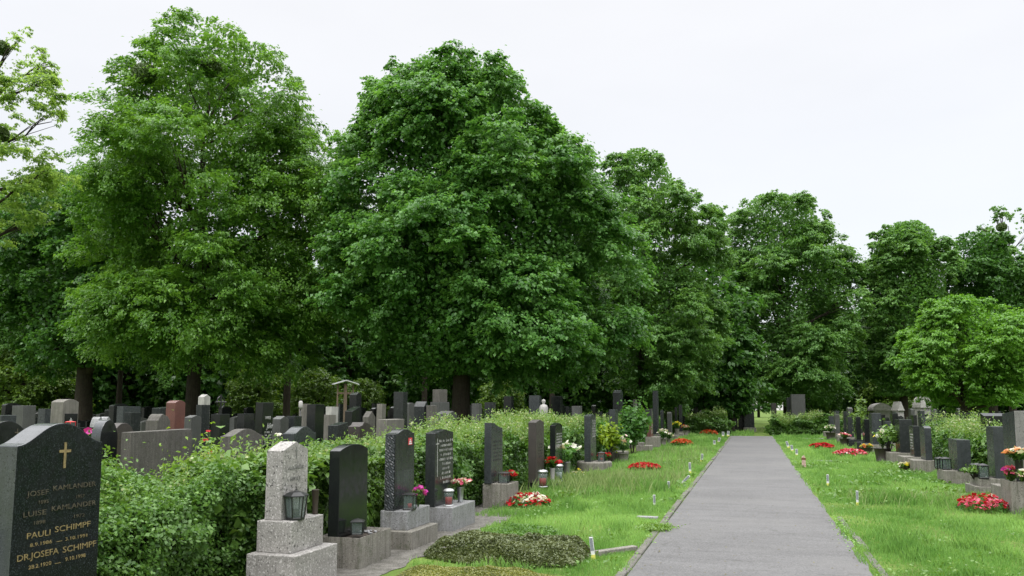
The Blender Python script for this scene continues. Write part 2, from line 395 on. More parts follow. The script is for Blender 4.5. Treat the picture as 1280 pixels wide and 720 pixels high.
def tree(name, label, px, D, prof, mat, seed, leaf=.2, n_leaves=50000, trunk_r=.3, lobes=60, lobe_k=.30, sparse=0.0,
         inner=.10, flat=.62, fringe=.10, aspect=.72, group=None, deep=.9, n_limbs=16, lean=0.0, bark='bark', twigs=0, fork=.22, cat='tree', rag=.10):
    rng = np.random.default_rng(seed); rnd = random.Random(seed)
    base = at_depth(px, 511, D); base[2] = 0
    zs, rl, rr = [], [], []
    for y, xl, xr in sorted(prof, key=lambda q: -q[0]):
        rl.append((px - xl) * D / F); rr.append((xr - px) * D / F); zs.append(EYE + (at_depth(px, y, D)[2] - EYE) * (1 - .7 * deep * (rl[-1] + rr[-1]) / 2 / D))
    zs = list(np.maximum.accumulate(np.array(zs) + np.arange(len(zs)) * .02))
    env = Envelope(zs, rl, rr, deep, rag, seed)
    P, Nn, tint, dirs, IP, IN, LC, rL, CC, rc = crown_points(env, lobes, n_leaves, rng, lobe_k, sparse, inner, flat, fringe)
    root = thing(name, label, cat, base, 0, group)
    s = leaf * rng.uniform(.65, 1.3, len(P))
    V = leaf_quads(P, Nn, s, aspect, .25, rng, dirs)
    Vi = leaf_quads(IP, IN, leaf * rng.uniform(.9, 1.4, len(IP)), .85, .1, rng)
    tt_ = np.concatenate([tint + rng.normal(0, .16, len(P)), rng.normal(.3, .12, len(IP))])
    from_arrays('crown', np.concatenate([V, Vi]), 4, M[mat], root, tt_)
    # trunk and limbs
    zt = max(zs); zb = min(zs)
    bm = bmesh.new(); ax = []; rad = []
    nseg = 12; top = zb + (zt - zb) * .86
    wx, wy = rnd.uniform(-.3, .3), rnd.uniform(-.3, .3)
    offm = np.interp(np.linspace(0, top, nseg + 1), env.z, (env.rr - env.rl) / 2)
    for i in range(nseg + 1):
        f = i / nseg; z = f * top; sx = offm[i] * f * f * .8 + math.sin(f * 5 + wx * 9) * trunk_r * .5 * f + lean * f * f
        ax.append(Vector(RV * sx) + Vector(HV * (math.sin(f * 4 + wy * 8) * trunk_r * .5 * f)) + Vector((0, 0, z - .05 if i == 0 else z)))
        fl = 1.45 if i == 0 else 1
        rad.append(max(.02, trunk_r * (1 - f) ** .85 * fl + .015))
    ax.insert(1, ax[0].lerp(ax[1], .35)); rad.insert(1, trunk_r * 1.08)
    bm_tube(bm, ax, rad, 10)
    from_bm('trunk', bm, M[bark], root, True)
    bm = bmesh.new()
    order = list(range(len(LC))); rnd.shuffle(order)
    for k in order[:n_limbs]:
        tgt = Vector(LC[k])
        hz = max(zb * .75 + (zt - zb) * .03, min(tgt.z - tgt.xy.length * rnd.uniform(.45, .9), top * .85))
        hz = max(hz, top * fork * rnd.uniform(.8, 1.3))
        fi = min(hz / top * nseg, nseg - .01); i0 = int(fi) + (1 if fi > .4 else 0)
        st = ax[min(i0, len(ax) - 2)].lerp(ax[min(i0 + 1, len(ax) - 1)], fi - int(fi))
        r0 = min(trunk_r * .48, max(.04, trunk_r * (1 - hz / top) * .7))
        mid = st.lerp(tgt, .5) + Vector((rnd.uniform(-.4, .4), rnd.uniform(-.4, .4), (tgt - st).length * rnd.uniform(.02, .16)))
        pts, rr_ = [], []
        for q in range(7):
            f = q / 6; pts.append(st * (1 - f) ** 2 + mid * 2 * f * (1 - f) + tgt * f * f + Vector((rnd.uniform(-1, 1), rnd.uniform(-1, 1), rnd.uniform(-1, 1))) * .09 * (0 < q < 6)); rr_.append(r0 * (1 - f) ** .8 + .012)
        bm_tube(bm, pts, rr_, 6)
        for tw in range(3 + twigs):
            cc = Vector(CC[rnd.randrange(len(CC))]) if twigs == 0 else None
            near = np.argsort(np.sum((CC - LC[k]) ** 2, 1))[:10]
            cc = Vector(CC[near[rnd.randrange(len(near))]])
            s0 = pts[rnd.randrange(2, 6)]; m2 = s0.lerp(cc, .5) + Vector((0, 0, .1))
            bm_tube(bm, [s0, m2, cc], [r0 * .28 + .008, r0 * .17 + .006, .006], 4)
    from_bm('branches', bm, M[bark], root, True)
    return root, env, LC, CC

def ball_of_twigs(label, px, py, D, rad, seed):
    """mistletoe growing on a branch"""
    rng = np.random.default_rng(seed); c = at_depth(px, py, D); n = 4200
    g = unit(rng.normal(size=(n, 3))) * (rng.random((n, 1)) ** .4) * rad * np.array([1, 1, .9])
    root = thing('mistletoe', label, 'mistletoe', c, 0, None)
    from_arrays('leaves', leaf_quads(g, unit(g + rng.normal(size=(n, 3)) * .3), rng.uniform(.08, .16, n), .4, .2, rng), 4, M['mistletoe'], root, rng.random(n))
    bm = bmesh.new()
    for i in range(12):
        d = Vector(unit(rng.normal(size=(1, 3)))[0]) * rad * .9
        bm_tube(bm, [(0, 0, 0), d * .5 + Vector((0, 0, .05)), d], [.015, .009, .004], 4)
    from_bm('twigs', bm, M['bark'], root)

tree('ash_tree', 'tall broad ash with dark mistletoe balls in its top, trunk behind the red gravestone', 240, 38,
     [(28, 196, 306), (44, 152, 330), (62, 142, 348), (90, 142, 378), (110, 136, 382), (128, 104, 390), (150, 95, 402), (190, 74, 415), (250, 78, 424), (320, 88, 424), (400, 108, 415), (438, 150, 385), (456, 185, 320)],
     'ash', 11, .155, 300000, .36, 58, .29, aspect=.55, flat=.6, fringe=.08, n_limbs=30, fork=.3, inner=.12, rag=.13, sparse=.05)
ball_of_twigs('dark mistletoe ball in the upper crown of the tall ash, near its outer edge', 181, 92, 35.6, .55, 1)
ball_of_twigs('dark mistletoe ball deep in the middle of the tall ash crown', 264, 84, 35.2, .5, 2)
tree('maple_tree', 'dense broad maple with a wide dome crown and a thick dark trunk', 575, 36,
     [(66, 494, 628), (82, 472, 642), (102, 456, 664), (130, 444, 700), (160, 424, 716), (190, 420, 748), (240, 406, 772), (300, 402, 782), (370, 398, 784), (415, 420, 778), (444, 450, 760), (466, 500, 690)],
     'maple', 5, .158, 360000, .44, 84, .235, aspect=.82, flat=.7, fringe=.10, n_limbs=24, fork=.26, inner=.2)
tree('linden_tree', 'tall linden beside the maple, its drooping crown reaching over the path end hedge', 800, 50,
     [(187, 778, 832), (200, 758, 852), (230, 735, 885), (260, 728, 910), (300, 724, 916), (360, 724, 913), (420, 735, 902), (465, 750, 890), (500, 775, 872)],
     'linden', 21, .165, 210000, .33, 60, .25, aspect=.55, flat=.5, fringe=.14, n_limbs=18, inner=.14, rag=.08)
tree('linden_tree', 'big round linden with dark limbs showing, standing at the end of the path', 985, 66,
     [(243, 945, 1000), (250, 926, 1030), (270, 915, 1050), (300, 911, 1068), (340, 909, 1080), (400, 913, 1086), (450, 922, 1080), (496, 945, 1060)],
     'linden', 31, .2, 210000, .42, 56, .26, aspect=.55, flat=.5, fringe=.14, n_limbs=22, sparse=.03, inner=.15, rag=.08)
tree('linden_tree', 'full egg shaped linden rising behind the bright green robinia', 1130, 66,
     [(277, 1126, 1165), (285, 1106, 1186), (300, 1091, 1198), (340, 1080, 1202), (400, 1078, 1202), (450, 1072, 1195), (494, 1085, 1180)],
     'linden', 41, .2, 170000, .36, 56, .235, aspect=.55, flat=.5, fringe=.10, n_limbs=14, inner=.2, rag=.07)
tree('linden_tree', 'wide dark linden behind the robinia, beside the egg shaped linden', 1242, 68,
     [(290, 1205, 1250), (300, 1196, 1278), (350, 1188, 1300), (420, 1185, 1310), (490, 1200, 1290)],
     'darkleaf', 51, .22, 100000, .36, 46, .26, aspect=.6, flat=.5, n_limbs=12, inner=.2, rag=.08)
tree('nest_tree', 'thin crowned tree carrying dark nest clumps above the wide dark linden', 1266, 72,
     [(256, 1255, 1285), (275, 1236, 1320), (300, 1228, 1332), (350, 1225, 1340), (440, 1230, 1330)],
     'linden', 61, .22, 20000, .3, 26, .24, sparse=.3, inner=.02, fringe=.25, n_limbs=18, twigs=3)
ball_of_twigs('small dark clump on the bare branch of the thin crowned tree', 1252, 284, 70.5, .45, 3)
tree('robinia_tree', 'small bright yellow green robinia with a low spreading crown', 1204, 36,
     [(371, 1188, 1226), (386, 1164, 1240), (404, 1150, 1288), (424, 1134, 1300), (452, 1128, 1302), (480, 1136, 1298), (506, 1158, 1280)],
     'robinia', 71, .11, 150000, .17, 40, .26, aspect=.6, flat=.75, fringe=.16, n_limbs=14, fork=.3, rag=.2)
tree('young_linden', 'slim dark young linden between the two tall lindens near the path end', 915, 56,
     [(378, 905, 926), (400, 889, 942), (440, 880, 949), (490, 880, 951), (518, 892, 945)],
     'darkleaf', 81, .2, 36000, .14, 34, .27, aspect=.6, n_limbs=8)
tree('shade_tree', 'dark dense tree beside the ash, its crown hanging low over the gravestones', 105, 44,
     [(214, 40, 84), (235, 8, 150), (300, -14, 205), (380, -6, 212), (428, 14, 206), (458, 50, 170)],
     'darkleaf', 91, .19, 110000, .5, 66, .25, aspect=.7, flat=.6, n_limbs=16, inner=.16)
tree('wood_edge_tree', 'leafy tree with a straight dark trunk behind the grey box shaped gravestones', 27, 52,
     [(225, -40, 30), (260, -70, 75), (330, -85, 88), (400, -80, 90), (440, -60, 80)],
     'linden', 101, .2, 60000, .22, 44, .26, n_limbs=12)
tree('slender_tree', 'slender straight trunk with loose leaves between the ash and the maple', 358, 47,
     [(160, 395, 432), (200, 370, 440), (260, 318, 440), (330, 300, 425), (390, 305, 415), (420, 325, 400)],
     'ash', 111, .16, 50000, .22, 60, .20, sparse=.22, inner=.03, fringe=.22, aspect=.55, n_limbs=22, twigs=2)
tree('sparse_tree', 'thinly leaved pale tree at the picture edge with feathery open branches', -62, 27,
     [(15, -120, 14), (55, -130, 40), (100, -140, 56), (130, -140, 66), (180, -150, 62), (250, -150, 40), (280, -140, 10)],
     'pale_leaf', 121, .105, 46000, .16, 80, .19, sparse=.30, inner=.0, fringe=.3, aspect=.5, flat=.28, n_limbs=34, twigs=3)
ball_of_twigs('dark mistletoe ball high in the sparse pale tree', 2, 60, 26.6, .26, 5)
ball_of_twigs('dark mistletoe ball low in the sparse pale tree', 0, 168, 26.6, .28, 6)
ball_of_twigs('dark mistletoe ball hanging just above the shade tree at the picture edge', 2, 100, 26.8, .14, 7)

for px_, D_, lab_, x0_, x1_, sd_n in ((148, 49, 'slim dark trunked tree standing in the shade between the shade tree and the ash', 95, 205, 131), (300, 52, 'slim dark trunked tree in the shade beside the black script stone', 255, 345, 132),
                                    (530, 50, 'slim dark trunked tree in the shade close behind the maple', 480, 585, 133), (690, 49, 'slim dark trunked tree in the shade behind the tall wild hedge', 640, 745, 134)):
    tree('shade_tree', lab_, px_, D_, [(300, px_ - 20, px_ + 20), (340, x0_, x1_), (400, x0_, x1_), (430, x0_ + 15, x1_ - 15), (446, px_ - 20, px_ + 20)], 'darkleaf', sd_n, .2, 14000, .19, 20, .3, n_limbs=8)

# far wood behind everything: single trees, three kinds, copied one by one
def far_tree_proto(name, mat, seed, H, Rr, n, leaf):
    rng = np.random.default_rng(seed)
    env = Envelope([H * .10, H * .2, H * .45, H * .7, H * .9, H], [Rr * .55, Rr * .9, Rr, Rr * .85, Rr * .5, Rr * .12], [Rr * .6, Rr * .95, Rr, Rr * .8, Rr * .5, Rr * .12])
    P, Nn, tint, dirs, IP, IN, LC, rL, CC, rc = crown_points(env, 46, n, rng, .27, 0, .12, .6, .12)
    root = thing(name, 'x', 'tree')
    V = leaf_quads(P, Nn, leaf * rng.uniform(.7, 1.3, len(P)), .7, .2, rng, dirs)
    Vi = leaf_quads(IP, IN, leaf * rng.uniform(1, 1.6, len(IP)), .85, .1, rng)
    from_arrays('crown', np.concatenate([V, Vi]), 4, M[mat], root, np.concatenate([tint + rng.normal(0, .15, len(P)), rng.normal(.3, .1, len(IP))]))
    bm = bmesh.new(); bm_tube(bm, [(0, 0, -.05), (.1, .05, H * .3), (-.1, 0, H * .8)], [.32, .24, .06], 8)
    for k in range(9):
        a = Vector((0, 0, H * (.15 + .05 * k))); bm_tube(bm, [a, a.lerp(Vector(LC[k]), .5) + Vector((0, 0, .3)), Vector(LC[k])], [.12, .08, .03], 5)
    from_bm('trunk', bm, M['bark'], root, True)
    return root

def copy_thing(root, loc, rz=0, sc=1.0, label=None, group=None):
    c = root.copy(); COL.objects.link(c); c.location = loc; c.rotation_euler = (0, 0, rz); c.scale = (sc,) * 3 if np.ndim(sc) == 0 else sc
    if label: c['label'] = label
    if group: c['group'] = group
    for ch in list(root.children):
        d = ch.copy(); COL.objects.link(d); d.parent = c
        for g in ch.children:
            k = g.copy(); COL.objects.link(k); k.parent = d
    return c

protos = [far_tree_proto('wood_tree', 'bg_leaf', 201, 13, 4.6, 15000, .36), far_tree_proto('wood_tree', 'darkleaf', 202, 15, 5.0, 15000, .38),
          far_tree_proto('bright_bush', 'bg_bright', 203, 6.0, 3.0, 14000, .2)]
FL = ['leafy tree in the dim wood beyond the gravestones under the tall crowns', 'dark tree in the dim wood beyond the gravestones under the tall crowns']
used = [0, 0, 0]
def far(kind, px, D, sc, label, group):
    p_ = at_depth(px, 511, D); p_[2] = 0
    if not used[kind]:
        used[kind] = 1; o = protos[kind]; o.location = p_; o.scale = (sc,) * 3; o['label'] = label; o['group'] = group
    else: o = copy_thing(protos[kind], p_, random.uniform(0, 6.28), sc, label, group)
    return o
k = 0
for px in range(-190, 880, 56):  # row added to block light from behind and deepen shade under the crowns
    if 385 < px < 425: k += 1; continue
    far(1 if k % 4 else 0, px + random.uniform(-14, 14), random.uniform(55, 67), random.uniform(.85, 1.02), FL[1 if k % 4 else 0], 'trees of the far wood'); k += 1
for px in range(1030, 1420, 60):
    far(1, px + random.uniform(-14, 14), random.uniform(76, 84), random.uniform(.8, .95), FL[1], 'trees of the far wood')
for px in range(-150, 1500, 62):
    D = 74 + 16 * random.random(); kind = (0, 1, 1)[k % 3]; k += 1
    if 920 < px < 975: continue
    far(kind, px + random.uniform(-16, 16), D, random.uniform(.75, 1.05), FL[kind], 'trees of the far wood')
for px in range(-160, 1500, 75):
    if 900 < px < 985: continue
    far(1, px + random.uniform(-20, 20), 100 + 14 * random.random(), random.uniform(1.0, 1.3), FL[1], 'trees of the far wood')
far(1, 948, 150, .85, 'bluish dark tree closing the gap at the end of the path', None)
for px, D, sc, lab in ((8, 50, .9, 'bright sunlit bush beneath the wood edge tree'), (66, 51, .75, 'bright bush between the wood edge trunk and the shade tree'), (322, 51, .75, 'bright green bush between the ash trunk and the slender trunk'),
                       (398, 50, .7, 'bright green bush between the slender trunk and the maple crown'), (624, 49, .6, 'bright low bush beside the thick maple trunk'), (455, 52, .6, 'bright bush low behind the roofed wooden crucifix'), (1108, 78, .9, 'pale bush far behind the row beside the egg shaped linden')):
    far(2, px, D, sc, lab, None)
# ------------------------------------------------------------------ ground and path
def sheet(name, x0, x1, y0, y1, z, mat, kind='structure', edge=None):
    bm = bmesh.new()
    if edge is None:
        v = [bm.verts.new(p) for p in ((x0, y0, z), (x1, y0, z), (x1, y1, z), (x0, y1, z))]; bm.faces.new(v)
    else:
        ys = np.linspace(y0, y1, 160); prev = None
        for y in ys:
            a, b = edge(y); v = (bm.verts.new((a, y, z)), bm.verts.new((b, y, z)))
            if prev: bm.faces.new((prev[0], prev[1], v[1], v[0]))
            prev = v
    o = from_bm(name, bm, mat); return tag(o, kind=kind)

def ground_mat():
    m, t, bs = new_mat('meadow_soil'); c = t.nodes.new('ShaderNodeTexCoord').outputs['Object']
    col = mix_rgb(t, noise_fac(t, c, .9, .35, .65, 6), (0.062, 0.108, 0.019), (0.131, 0.200, 0.042))
    col = mix_rgb(t, noise_fac(t, c, 14, .5, .72, 6), col, (.085, .085, .03))
    col = mix_rgb(t, noise_fac(t, c, 60, .5, .7, 4), col, (.03, .055, .012))
    t.links.new(col, bs.inputs['Base Color']); bs.inputs['Roughness'].default_value = .95; bs.inputs['Specular IOR Level'].default_value = .1
    return m
def asphalt_mat():
    m, t, bs = new_mat('worn_asphalt'); c = t.nodes.new('ShaderNodeTexCoord').outputs['Object']
    col = mix_rgb(t, noise_fac(t, c, .55, .35, .65, 5), (0.102, 0.101, 0.102), (0.123, 0.122, 0.123))
    col = mix_rgb(t, noise_fac(t, c, 1.6, .45, .75, 8, .72, (.45, 2.2, 1)), col, (0.076, 0.075, 0.076))
    col = mix_rgb(t, mul_f(t, noise_fac(t, c, 70, .48, .66, 3), .55), col, (0.179, 0.177, 0.175))
    col = mix_rgb(t, mul_f(t, noise_fac(t, c, 52, .52, .66, 3), .6), col, (0.052, 0.051, 0.051))
    col = mix_rgb(t, mul_f(t, noise_fac(t, c, .32, .5, .62, 4, .6), .45), col, (0.137, 0.135, 0.132))
    col = mix_rgb(t, mul_f(t, noise_fac(t, c, 5, .56, .70, 9, .75), .6), col, (0.067, 0.066, 0.061))
    vr = t.nodes.new('ShaderNodeTexVoronoi'); vr.feature = 'DISTANCE_TO_EDGE'; vr.inputs['Scale'].default_value = .45
    wv = t.nodes.new('ShaderNodeVectorMath'); wv.operation = 'ADD'; nn = t.nodes.new('ShaderNodeTexNoise'); nn.inputs['Scale'].default_value = 1.6; nn.inputs['Detail'].default_value = 6
    t.links.new(c, nn.inputs[0]); t.links.new(c, wv.inputs[0]); t.links.new(nn.outputs[1], wv.inputs[1]); t.links.new(wv.outputs[0], vr.inputs['Vector'])
    cr = t.nodes.new('ShaderNodeMapRange'); cr.inputs[1].default_value = .0; cr.inputs[2].default_value = .006; cr.inputs[3].default_value = .6; cr.inputs[4].default_value = 0
    t.links.new(vr.outputs['Distance'], cr.inputs[0])
    gate = t.nodes.new('ShaderNodeMath'); gate.operation = 'MULTIPLY'; t.links.new(cr.outputs[0], gate.inputs[0]); t.links.new(noise_fac(t, c, .7, .5, .6, 3), gate.inputs[1])
    col = mix_rgb(t, gate.outputs[0], col, (.05, .052, .045))
    t.links.new(col, bs.inputs['Base Color']); bs.inputs['Roughness'].default_value = .85; bs.inputs['Specular IOR Level'].default_value = .3
    b = t.nodes.new('ShaderNodeBump'); b.inputs['Strength'].default_value = .5; b.inputs['Distance'].default_value = .006
    t.links.new(noise_fac(t, c, 90, .2, .8, 6, .7), b.inputs['Height']); t.links.new(b.outputs[0], bs.inputs['Normal'])
    return m
def dirt_mat():
    m, t, bs = new_mat('gravelly_dirt'); c = t.nodes.new('ShaderNodeTexCoord').outputs['Object']
    col = mix_rgb(t, noise_fac(t, c, 8, .35, .65, 6), (.10, .095, .08), (.20, .19, .17))
    col = mix_rgb(t, noise_fac(t, c, 90, .5, .66, 3), col, (.05, .046, .04))
    t.links.new(col, bs.inputs['Base Color']); bs.inputs['Roughness'].default_value = .95
    b = t.nodes.new('ShaderNodeBump'); b.inputs['Strength'].default_value = .8; b.inputs['Distance'].default_value = .02
    t.links.new(noise_fac(t, c, 60, .2, .8, 6, .7), b.inputs['Height']); t.links.new(b.outputs[0], bs.inputs['Normal'])
    return m

sheet('ground', -400, 400, -60, 900, 0, ground_mat())
PATH_END = 49.5
def wob(y, s, a): return a * (float(mnoise.noise((y * 1.3, s, 0))) + .5 * float(mnoise.noise((y * 4.1, s + 9, 0))))
sheet('path', 0, 0, -4, PATH_END, .008, asphalt_mat(), edge=lambda y: (-1.20, 1.07 + wob(y, 3.3, .05)))
dm = dirt_mat()
sheet('dirt_strip', 0, 0, 6.2, 13.2, .006, dm, edge=lambda y: (-4.6, -3.42 + wob(y, 7.7, .16) - .03 * max(0, y - 9)))
sheet('dirt_strip', 0, 0, 2.0, 6.2, .006, dm, edge=lambda y: (-4.8, -3.55 + wob(y, 5.7, .1)))
km = M['kerbstone']
def kerb(x, ya, yb, z1, w_, seed):
    rnd = random.Random(seed); bm = bmesh.new(); y = ya
    while y < yb:
        l_ = .98; j = rnd.uniform(-.012, .012); s0 = len(bm.verts)
        bm_box(bm, x + j, x + w_ + j, y, y + .992, -.05, z1 + rnd.uniform(-.012, .012)); y += 1.0
    bevel(bm, .008, seg=1)
    o = from_bm('kerb', bm, km); return tag(o, kind='structure')
kerb(-1.30, -2, 49, .026, .085, 3)
kerb(1.14, 7.0, 13.0, .012, .08, 4)
# the meadow beyond the end of the path and a cross path of short grass
# ------------------------------------------------------------------ grass
PLOTS_FREE = []   # rectangles without lawn blades: (x0, x1, y0, y1)
def in_plots(x, y):
    m = np.zeros(len(x), bool)
    for a, b, c_, d in PLOTS_FREE: m |= (x > a) & (x < b) & (y > c_) & (y < d)
    return m

def blades(x, y, h, wd, rng, tint, bend=.55):
    n = len(x); a = rng.uniform(0, 2 * np.pi, n); la = rng.uniform(0, 2 * np.pi, n); lean = h * rng.uniform(min(.05, bend * .5), bend, n)
    dx, dy = np.cos(a) * wd / 2, np.sin(a) * wd / 2
    z = np.zeros(n)
    V = np.stack([np.stack([x - dx, y - dy, z], 1), np.stack([x + dx, y + dy, z], 1),
                  np.stack([x + dx * .55 + np.cos(la) * lean * .45, y + dy * .55 + np.sin(la) * lean * .45, h * .62], 1),
                  np.stack([x + np.cos(la) * lean, y + np.sin(la) * lean, h], 1)], 1)
    return V, tint
def lawn():
    rng = np.random.default_rng(77); VV, TT = [], []
    def zone(x0, x1, y0, y1, dens, wd, hs, seed, verge=False):
        n = int((x1 - x0) * (y1 - y0) * dens)
        x = rng.uniform(x0, x1, n); y = rng.uniform(y0, y1, n)
        m = ~in_plots(x, y); x, y = x[m], y[m]; n = len(x)
        tall = vnoise(x * .9 + 5, y * .9, 4) * .6 + vnoise(x * 2.7, y * 2.7, 5) * .4
        band = vnoise(x * .25 + 40, y * .75, 9)
        # left lawn: one unmown strip of long grass
        longs = np.exp(-((y - 16.6 - .35 * (x + 2.5)) / 1.5) ** 2) * (x < -1.5) + .7 * np.exp(-((y - 10.8) / .6) ** 2) * (x < -1.6) \
            + .55 * np.exp(-((y - 15.2) / .7) ** 2) * (x > 1.8)
        tuft = np.clip((vnoise(x * 3.1 + 11, y * 2.3, 14) - .52) * 3.2, 0, 1)
        h = hs * (.30 + .8 * tall + 1.1 * tuft + 1.1 * longs) * rng.uniform(.5, 1.25, n)
        edge = np.minimum(np.abs(x - 1.2), np.abs(x + 1.3))
        h *= np.clip(.5 + edge * 1.2, .5, 1)
        thin = ((x < 0) | (x > 1.07 + (vnoise(y * 1.9, y * .3, 33) - .62) * .22)) & (rng.random(n) < (.30 + .70 * np.clip(band * 1.7, 0, 1)) * (1 - .65 * np.exp(-np.maximum(np.abs(x) - 1.1, 0) / .22) * vnoise(y * .9, x * 2, 51)) * (1 - .75 * np.clip((vnoise(x * 1.4 + 30, y * 1.1, 16) - .68) * 6, 0, 1)))
        x, y, h, tall, band = x[thin], y[thin], h[thin], tall[thin], band[thin]; n = len(x)
        tint = .18 + .36 * tall + .55 * (vnoise(x * .6, y * .45 + 9, 12) - .35) + rng.normal(0, .17, n)
        tint += .5 * np.clip((vnoise(x * 1.1 + 70, y * .8, 18) - .66) * 5, 0, 1)
        tint -= .35 * np.clip((vnoise(x * 1.7 + 3, y * 1.2, 15) - .58) * 4, 0, 1)
        V, t = blades(x, y, h, wd * rng.uniform(.6, 1.3, n), rng, tint)
        VV.append(V); TT.append(t)
    for x0, x1, s in ((-4.05, -1.33, 1), (1.02, 4.6, 2)):
        zone(x0, x1, 6.6, 10.5, 4200, .0075, .068, s)
        zone(x0, x1, 10.5, 16, 2500, .010, .074, s)
        zone(x0, x1, 16, 26, 1100, .016, .084, s)
        zone(x0, x1, 26, 50, 380, .03, .095, s)
    zone(-1.42, -1.235, 7, 40, 1500, .010, .075, 3)
    zone(-7, 8, 49.6, 60, 120, .05, .16, 5)
    zone(-30, -4.9, 6, 30, 60, .03, .16, 6)
    zone(4.6, 24, 9, 40, 60, .035, .17, 7)
    zone(-60, -8, 30, 70, 12, .07, .22, 8)
    zone(8, 40, 40, 75, 12, .07, .22, 9)
    V = np.concatenate(VV); T = np.concatenate(TT)
    tag(from_arrays('grass', V, 4, M['grass'], None, T), 'green lawn grass growing on both sides of the path', 'grass', None, 'stuff')
    # seeding stalks on the unmown strip, paler
    n = 2600; x = rng.normal(-2.9, .7, n); y = 16.6 + .35 * (x + 2.5) + rng.normal(0, .9, n); x = np.clip(x, -4.0, -1.6)
    h = rng.uniform(.14, .36, n)
    V1, _ = blades(x, y, h, .008, rng, None, .5)
    n2 = 300; x = rng.uniform(1.5, 4.2, n2); y = rng.normal(15.2, .5, n2); V2, _ = blades(x, y, rng.uniform(.14, .28, n2), .008, rng, None, .5)
    n3 = 900; x = rng.uniform(-3.3, -1.5, n3); y = rng.uniform(18, 32, n3); V3, _ = blades(x, y, rng.uniform(.15, .30, n3), .012, rng, None, .4)
    V = np.concatenate([V1, V2, V3])
    tag(from_arrays('seeding_grass', V, 4, M['drygrass'], None, rng.random(len(V))), 'pale long seeding grass standing above the lawn', 'grass', None, 'stuff')
    # broad leaved weeds that creep over the path edges
    VV, TT = [], []
    n = 1500
    side = rng.random(n) < .35
    y = rng.uniform(7, 30, n); clump = vnoise(y * 1.1, side * 7.0, 21)
    keep = clump > .55; y = y[keep]; side = side[keep]; n = len(y)
    x = np.where(side, -1.27, 1.09) + rng.normal(0, .05, n) + np.where(side, .0, -.01)
    V = leaf_quads(np.stack([x, y, .02 + rng.random(n) * .05], 1), unit(rng.normal(size=(n, 3)) * .5 + np.array([0, 0, 1.])), rng.uniform(.025, .05, n), .5, .2, rng)
    tag(from_arrays('weeds', V, 4, M['grass'], None, rng.random(n)), 'low green weeds creeping over the path edges', 'weeds', None, 'stuff')
    n = 9000; x = np.where(rng.random(n) < .5, rng.uniform(-3.7, -1.35, n), rng.uniform(1.1, 4.0, n)); y = 7 + 19 * rng.random(n) ** 1.3
    cl = vnoise(x * 1.6 + 50, y * 1.3, 41); k_ = (cl > .60) & ~in_plots(x, y); x, y = x[k_], y[k_]; n = len(x)
    V = leaf_quads(np.stack([x, y, .035 + .06 * rng.random(n)], 1), unit(rng.normal(size=(n, 3)) * .45 + np.array([0, 0, 1.])), rng.uniform(.025, .06, n) * (1 + (y > 14)), .6, .15, rng)
    tag(from_arrays('clover', V, 4, M['broad'], None, rng.uniform(.1, .8, n)), 'dark clover and plantain patches among the lawn grass', 'clover', None, 'stuff')
    n = 420; x = rng.uniform(-1.15, 1.0, n) ; x = np.where(rng.random(n) < .6, np.sign(x) * (1.12 - rng.exponential(.10, n)), x); x = np.clip(x, -1.19, 1.03); y = 7 + 22 * rng.random(n) ** 1.5
    V = leaf_quads(np.stack([x, y, np.full(n, .014)], 1), unit(rng.normal(size=(n, 3)) * .12 + np.array([0, 0, 1.])), rng.uniform(.012, .04, n), .5, .0, rng)
    tag(from_arrays('fallen_leaves', V, 4, M['litter'], None, rng.random(n)), 'small dry leaf litter scattered on the asphalt path', 'leaf litter', None, 'stuff')
    p = on_z(822, 662); n = 900
    P = p + np.stack([rng.normal(0, .10, n), rng.normal(0, .14, n), .015 + rng.random(n) * .05], 1)
    tag(from_arrays('weed_tuft', leaf_quads(P, unit(rng.normal(size=(n, 3)) * .5 + np.array([0, 0, 1.])), rng.uniform(.02, .06, n), .5, .2, rng), 4, M['broad'], None, rng.uniform(.5, 1, n)),
        'bright weed tuft growing over the kerb onto the asphalt', 'weed')

